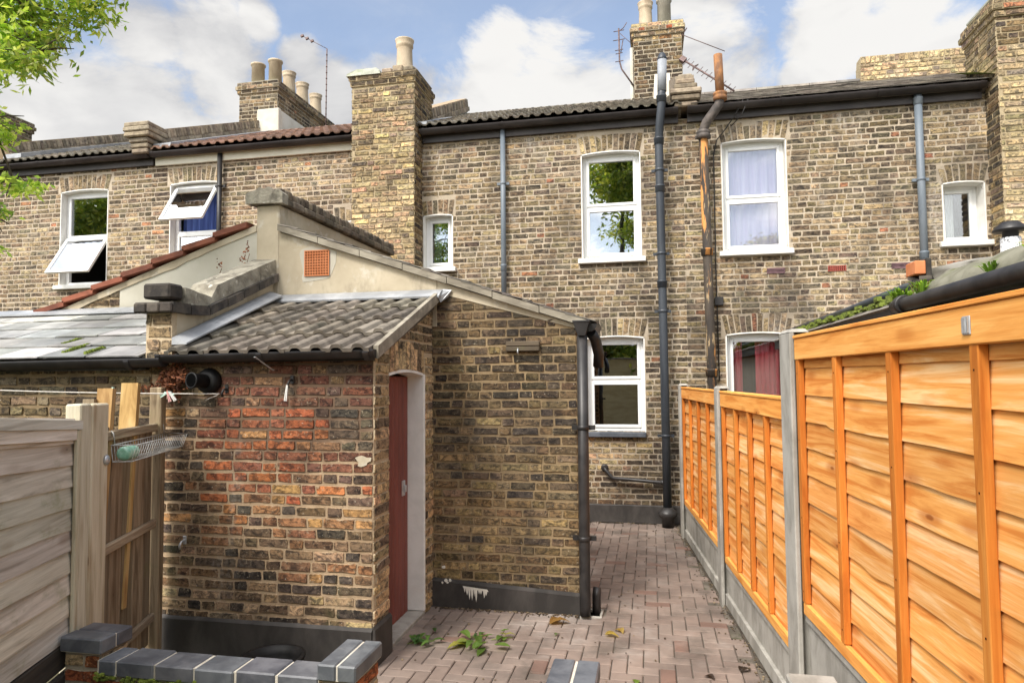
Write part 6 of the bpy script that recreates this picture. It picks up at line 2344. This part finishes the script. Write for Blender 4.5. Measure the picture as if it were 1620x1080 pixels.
def tuft(label, p, n_, h, spread, cols, name='grass_tuft', grp='green tufts on the lean-to roof'):
    o = thing(name, label, 'plant', p, 0, grp)
    mb = MB()
    p = Vector(p)
    for i in range(n_):
        a = rnd.uniform(0, 6.28)
        d = Vector((math.cos(a), math.sin(a), 0))
        r_ = rnd.uniform(.2, 1) * spread
        hh = h * rnd.uniform(.4, 1)
        b = p + d * rnd.uniform(0, spread * .5)
        s_ = Vector((-d.y, d.x, 0)) * rnd.uniform(.003, .007)
        k = rnd.choice(cols)
        f_ = rnd.uniform(.7, 1.3)
        k = (k[0] * f_, k[1] * f_, k[2] * f_, 1)
        md, tp = b + d * r_ * .5 + Vector((0, 0, hh * .75)), b + d * r_ * 1.2 + Vector((0, 0, hh * rnd.uniform(.6, 1.0)))
        i0, i1, i2, i3, i4 = mb.vert(b - s_, k), mb.vert(b + s_, k), mb.vert(md + s_, k), mb.vert(md - s_, k), mb.vert(tp, k)
        mb.face((i0, i1, i2, i3)); mb.face((i3, i2, i4))
    mb.build('blades', 'leaf', o)
    return o


GR = [(.14, .24, .03), (.22, .33, .05), (.10, .17, .025)]
tuft('largest bright green grass tuft, where the thick black gutter begins', (1.56, 4.68, 2.37), 130, .085, .10, GR)
tuft('grass tuft with a reddish stem beside the largest tuft on the lean-to', (1.58, 4.42, 2.38), 90, .10, .09, GR + [(.22, .10, .05)])
tuft('small isolated grass tuft farther right along the black gutter', (1.57, 3.55, 2.38), 40, .06, .06, GR)
tuft('yellow-green grass tuft at the right edge of the photo above the gutter', (1.62, 3.27, 2.43), 40, .05, .06, [(.35, .38, .05), (.2, .3, .05)])

# ================================================================== aerials, cables
al = thing('tv_aerial', 'rusty television aerial fixed to the left side of the central chimney stack', 'aerial', (-.25, 11.8, 6.95))
mb = MB()
mb.tube([(-.21, 11.7, 6.92), (-.40, 11.7, 7.22), (-.435, 11.7, 7.36), (-.44, 11.7, 7.95)], .014, 7)
mb.build('mast', 'aerial', al)
mb = MB()
for z, wd in ((7.36, .07), (7.5, .06), (7.56, .07), (7.74, .10), (7.9, .09)):
    mb.tube([(-.44 - wd, 11.72, z + .01), (-.44 + wd, 11.66, z - .005)], .007, 6)
mb.tube([(-.41, 11.7, 7.52), (-.37, 11.7, 7.74)], .008, 6)
mb.tube([(-.44, 11.7, 7.9), (-.36, 11.66, 7.93), (-.30, 11.66, 8.02)], .007, 6)
mb.tube([(-.42, 11.7, 7.86), (-.2, 11.68, 7.62)], .005, 6)
mb.build('elements', 'aerial', al)
al = thing('tv_aerial', 'spiky television aerial angled down right of the central chimney, behind the rusty stub', 'aerial', (.62, 11.9, 7.2))
mb = MB()
a0_, a1_ = Vector((.58, 11.6, 7.27)), Vector((1.40, 11.3, 6.50))
mb.tube([a0_, a1_], .016, 7)
mb.tube([(.57, 11.75, 6.9), (.60, 11.6, 7.25)], .015, 7)
mb.build('boom', 'aerial', al)
mb = MB()
d_ = (a1_ - a0_).normalized()
px_ = Vector((.62, .3, .72)).normalized()
for i in range(11):
    c = a0_.lerp(a1_, .12 + .085 * i)
    mb.tube([c - px_ * .085, c + px_ * .085], .006, 6)
mb.obox(a0_ + d_ * .06, d_ * .05, px_ * .05, d_.cross(px_) * .03)
for k in (-1, 1):
    mb.tube([a0_ + d_ * .3 - px_ * .01, a0_ + d_ * .34 + px_ * .07 * k], .012, 6)
mb.build('elements', 'aerial', al)
al = thing('aerial_rod', 'thin dark aerial rod slanting down from the top right corner of the central chimney', 'aerial', (.66, 11.6, 7.65))
mb = MB()
mb.tube([(.60, 11.6, 7.68), (1.28, 11.4, 7.22)], .007, 6)
mb.tube([(.62, 11.6, 7.66), (.70, 11.6, 7.78)], .010, 6)
mb.build('rod', 'aerial', al)
al = thing('aerial_mast', 'very thin tall aerial mast on the left roof, beside the six-pot chimney', 'aerial', (-6.24, 12.3, 6.7))
mb = MB()
mb.tube([(-6.24, 12.3, 6.55), (-6.22, 12.3, 8.5)], .011, 6)
for i in range(14):
    mb.lathe((-6.238 + .0012 * i, 12.3, 6.8 + i * .12), [(.012, 0), (.02, .012), (.012, .024)], 7)
mb.build('mast', 'aerial', al)
mb = MB()
mb.tube([(-6.22, 12.3, 8.5), (-6.76, 12.3, 8.82)], .006, 6)
for t_ in (.6, .8, 1.0):
    c = Vector((-6.22, 12.3, 8.5)).lerp(Vector((-6.76, 12.3, 8.82)), t_)
    mb.obox(c, (.03, 0, .01), (0, .02, 0), (-.006, 0, .018))
mb.build('arm', 'aerial', al)
cb = thing('cable', 'thin black cable drooping from the right-hand gutter and down beside the rusting pipe', 'cable', (.85, 9.1, 1.8))
mb = MB()
mb.tube([(1.22, 9.0, 5.44), (1.14, 9.08, 5.30), (1.02, 9.15, 5.14), (.90, 9.17, 5.0), (.855, 9.18, 4.8), (.85, 9.18, 3.2), (.86, 9.18, 1.85)], .007, 6)
mb.tube([(1.28, 9.0, 5.44), (1.21, 9.06, 5.27), (1.08, 9.15, 5.16)], .006, 6)
mb.build('cable_run', 'black_iron', cb)
mb = MB()
mb.box((.82, 9.13, 2.82), (.93, 9.19, 2.93), None, .006)
mb.build('junction_box', 'black_pvc', cb)

# ================================================================== leaves on the paving
G_LEAF = 'fallen leaves on the paving'


def leaf_quad(mb, c, ang, L, W, col, curl=.2, tip=0.0):
    c = Vector(c)
    d = Vector((math.cos(ang), math.sin(ang), tip))
    s = Vector((-math.sin(ang), math.cos(ang), 0))
    pts = []
    for t, w_ in ((0, .12), (.25, .8), (.55, 1.0), (.8, .6), (1.0, .03)):
        z = math.sin(math.pi * t) * curl * L * .5
        p = c + d * L * t + Vector((0, 0, z))
        pts.append((mb.vert(p - s * W * w_ * .5 + Vector((0, 0, W * .15 * w_)), col), mb.vert(p, col), mb.vert(p + s * W * w_ * .5 + Vector((0, 0, W * .12 * w_)), col)))
    for a, b in zip(pts, pts[1:]):
        mb.face((a[0], a[1], b[1], b[0])); mb.face((a[1], a[2], b[2], b[1]))


def sprig(label, x, y, n_, size, cols, name='leaf_sprig', h=.03):
    o = thing(name, label, 'leaves', (x, y, 0), 0, G_LEAF)
    mb = MB()
    for i in range(n_):
        k = rnd.choice(cols)
        f_ = rnd.uniform(.75, 1.3)
        leaf_quad(mb, (x + rnd.gauss(0, size * .28), y + rnd.gauss(0, size * .3), .008 + rnd.uniform(0, h)), rnd.uniform(0, 6.28), size * rnd.uniform(.35, .65), size * rnd.uniform(.18, .3), (k[0] * f_, k[1] * f_, k[2] * f_, 1), rnd.uniform(.05, .45))
    mb.build('leaf_blades', 'leaf', o)
    mb = MB()
    mb.tube([(x - size * .5, y - size * .25, .008), (x, y, .02), (x + size * .45, y + size * .2, .01)], .003, 5)
    mb.build('stalk', 'moss', o)


LG = [(.05, .11, .03), (.07, .15, .035), (.10, .18, .04)]
LY = [(.26, .25, .05), (.18, .22, .05), (.12, .20, .04)]
sprig('dark green leafy clump lying on the paving nearest the red door', -1.66, 4.80, 13, .19, LG)
sprig('pale yellow-green sprig lying on the paving in front of the dark brick wall', -1.30, 4.84, 12, .24, LY)
sprig('dark leaf cluster just behind the pale yellow-green sprig', -1.27, 4.97, 5, .13, LG)
sprig('upright small green sprig right of the pale sprig', -1.10, 4.97, 6, .15, LY, h=.05)


def fallen(label, x, y, L, ang, col):
    o = thing('fallen_leaf', label, 'leaf', (x, y, 0), 0, G_LEAF)
    mb = MB()
    leaf_quad(mb, (x - math.cos(ang) * L / 2, y - math.sin(ang) * L / 2, .006), ang, L, L * .42, col, .35)
    leaf_quad(mb, (x - math.cos(ang) * L / 2, y - math.sin(ang) * L / 2 + .02, .007), ang + .7, L * .8, L * .35, (col[0] * .8, col[1] * .75, col[2] * .7, 1), .25)
    mb.build('leaf_blade', 'leaf', o)


fallen('curled brown and yellow fallen leaf left of the drain gully', -.73, 5.36, .17, .4, (.30, .17, .05, 1))
fallen('yellow fallen leaf on the paving right of the drain gully', -.26, 5.28, .10, 1.9, (.42, .30, .09, 1))
fallen('yellow fallen leaf in the middle of the path', -.32, 5.16, .11, -.2, (.45, .33, .07, 1))
fallen('small green fallen leaf beside the lone pier', -.12, 4.42, .07, 1.3, (.16, .25, .04, 1))
fallen('small grey-green fallen leaf in front of the drain gully', -.72, 5.12, .05, .9, (.15, .19, .09, 1))
fallen('dark brown crumpled leaf near the foot of the fence', .56, 4.72, .09, .6, (.05, .035, .025, 1))
fallen('dark brown crumpled leaf on the path by the lower orange panel', .33, 4.58, .08, 2.1, (.06, .04, .03, 1))


lt = MB()
for i in range(900):
    k = rnd.random()
    y = rnd.uniform(3.6, 9.0)
    if k < .5:
        x = fence_x(y) - abs(rnd.gauss(.03, .05))
    elif k < .7:
        x, y = rnd.uniform(-1.8, -.6), 5.57 - abs(rnd.gauss(0, .03))
    elif k < .85:
        x, y = rnd.uniform(-1.5, .35), 9.16 - abs(rnd.gauss(0, .06))
    else:
        x = rnd.uniform(-1.75, fence_x(y) - .05)
        if y > 5.5 and x < -.4:
            continue
    r_ = rnd.uniform(.003, .009)
    c_ = rnd.choice([(.8, .7, .55), (.5, .4, .3), (1.6, 1.5, 1.3), (.35, .3, .25)])
    a_ = rnd.uniform(0, 3.14)
    lt.obox((x, y, .006), (math.cos(a_) * r_, math.sin(a_) * r_, 0), (-math.sin(a_) * r_ * .6, math.cos(a_) * r_ * .6, rnd.uniform(-.002, .002)), (0, 0, .0025), c_ + (1,))
MT['litter'] = mat('dry_litter', (.09, .07, .05), (.16, .13, .09), (30, 30, 30), 4, attr=True)
tag(lt.build('ground_litter', 'litter'), 'crumbs of dirt and leaf litter scattered along the edges of the paving', 'litter', kind='stuff')
# ================================================================== trees
def make_tree(label, base, trunk_pts, radii, clumps, n_leaf, L, W, cols, grp=None, droop=.35, branches=True, name='tree', keep=None):
    o = thing(name, label, 'tree', base, 0, grp)
    mb = MB()
    mb.tube(trunk_pts, radii, 9)
    mb.build('trunk', 'bark', o)
    br = MB()
    tip = Vector(trunk_pts[-1])
    mid = Vector(trunk_pts[len(trunk_pts) // 2])
    for (c, r_) in clumps:
        c = Vector(c)
        s_ = tip if (c - tip).length < (c - mid).length else mid
        br.tube([s_, s_.lerp(c, .5) + Vector((rnd.gauss(0, .1), rnd.gauss(0, .1), .15)), c], [max(.02, r_ * .05), max(.012, r_ * .03), .008], 6)
        for i in range(7):
            e_ = c + Vector((rnd.gauss(0, 1), rnd.gauss(0, 1), rnd.gauss(0, .8))).normalized() * r_ * .85
            br.tube([c, c.lerp(e_, .55) + Vector((0, 0, .06 * r_)), e_], [.010, .007, .003], 5)
    br.build('branches', 'bark', o)
    lf = MB()
    tot = sum(r_ ** 2 for _, r_ in clumps)
    for (c, r_) in clumps:
        c = Vector(c)
        nsub = max(5, int(10 * r_))
        subs = [c + Vector((rnd.gauss(0, 1), rnd.gauss(0, 1), rnd.gauss(0, .8))).normalized() * r_ * rnd.uniform(.25, .95) for _ in range(nsub)]
        tone = [rnd.uniform(.65, 1.35) for _ in subs]
        for i in range(int(n_leaf * r_ ** 2 / tot)):
            k = rnd.randrange(nsub)
            p = subs[k] + Vector((rnd.gauss(0, 1), rnd.gauss(0, 1), rnd.gauss(0, .75))) * r_ * .24
            if keep and not keep(p):
                continue
            d = Vector((rnd.gauss(0, 1), rnd.gauss(0, 1), rnd.gauss(0, .6) - droop * 1.6)).normalized()
            s_ = d.cross(Vector((rnd.gauss(0, 1), rnd.gauss(0, 1), rnd.gauss(0, 1)))).normalized()
            col = rnd.choice(cols)
            f_ = tone[k] * rnd.uniform(.8, 1.2)
            col = (col[0] * f_, col[1] * f_, col[2] * f_, 1)
            l_ = L * rnd.uniform(.7, 1.25)
            w_ = W * rnd.uniform(.8, 1.2)
            a_ = lf.vert(p, col); b_ = lf.vert(p + d * l_ * .45 + s_ * w_ * .5, col); e2 = lf.vert(p + d * l_, col); c_ = lf.vert(p + d * l_ * .45 - s_ * w_ * .5, col)
            lf.face((a_, b_, e2)); lf.face((a_, e2, c_))
    lf.build('crown', 'leaf', o)
    return o


cl = [((-4.55, 4.05, 4.75), .50), ((-4.12, 4.1, 5.0), .42), ((-4.72, 4.0, 4.25), .42), ((-5.0, 4.0, 4.9), .5), ((-4.72, 4.25, 3.45), .17), ((-4.85, 4.2, 3.15), .15), ((-5.1, 4.1, 3.8), .35), ((-4.42, 4.15, 4.35), .28),
      ((-4.9, 4.1, 5.5), .5), ((-4.35, 4.1, 5.5), .4), ((-4.8, 4.1, 3.85), .28), ((-4.95, 4.15, 2.85), .16)]
make_tree('leafy tree at the left edge, yellow-green branches hanging into the top left corner', (-5.9, 3.5, 0),
          [(-5.9, 3.5, -.1), (-5.92, 3.52, 1.2), (-5.85, 3.6, 2.6), (-5.6, 3.75, 3.8), (-5.3, 3.9, 4.8)], [.13, .115, .1, .075, .05], cl, 12500, .074, .025,
          [(.32, .43, .09), (.44, .53, .12), (.20, .31, .06), (.58, .60, .20)])
GT = 'trees behind the viewer, reflected in the windows'
for (x, y, s_, hh, lab) in ((-1.1, -9.4, 1.35, 11.6, 'tall green garden tree behind the viewer, mirrored in the tall upstairs window'),
                            (4.5, -10.5, .95, 8.5, 'yellow-green garden tree behind the viewer, mirrored in the right-hand windows'),
                            (-6.0, -9.0, 1.0, 7.0, 'dense garden tree behind the viewer, mirrored in the small frosted window'),
                            (-20.5, -3.5, 1.15, 10.5, 'broad garden tree behind the viewer, mirrored in the far left panes'),
                            (0.8, -7.2, 1.1, 6.0, 'bushy shrub behind the viewer, mirrored in the downstairs window')):
    cl = []
    for i in range(15):
        a = rnd.uniform(0, 6.28)
        zz = hh * rnd.uniform(.36, .93)
        rr = rnd.uniform(.2, 1.9) * s_ * (1.15 - .55 * max(0, (zz / hh - .55) / .4))
        cl.append(((x + math.cos(a) * rr, y + math.sin(a) * rr, zz), rnd.uniform(.75, 1.1) * s_))
    make_tree(lab, (x, y, 0), [(x, y, -.1), (x + .1, y, hh * .25), (x, y + .1, hh * .5), (x + .05, y, hh * .8)], [.22, .18, .12, .06], cl, 16000, .22, .10,
              [(.24, .30, .06), (.36, .40, .09), (.48, .45, .11), (.16, .22, .05)], GT)
t = thing('garden_wall', 'tall yellow-brown boundary wall behind the viewer, mirrored in the downstairs window', 'wall', (-2, -5.5, 0))
mb = MB()
mb.box((-14, -5.7, 0), (9, -5.5, 2.5))
mb.build('wall_body', mat('yellow_brown_wall', (.46, .32, .15), (.58, .43, .22), (2, 2, 9), 7, rough=.95, bump=.3), t)
mb = MB()
for i in range(60):
    mb.box((-14 + i * .384, -5.74, 2.502), (-14 + i * .384 + .376, -5.46, 2.55), grey(.8, 1.2), .008)
mb.build('coping', 'mid_brick', t)
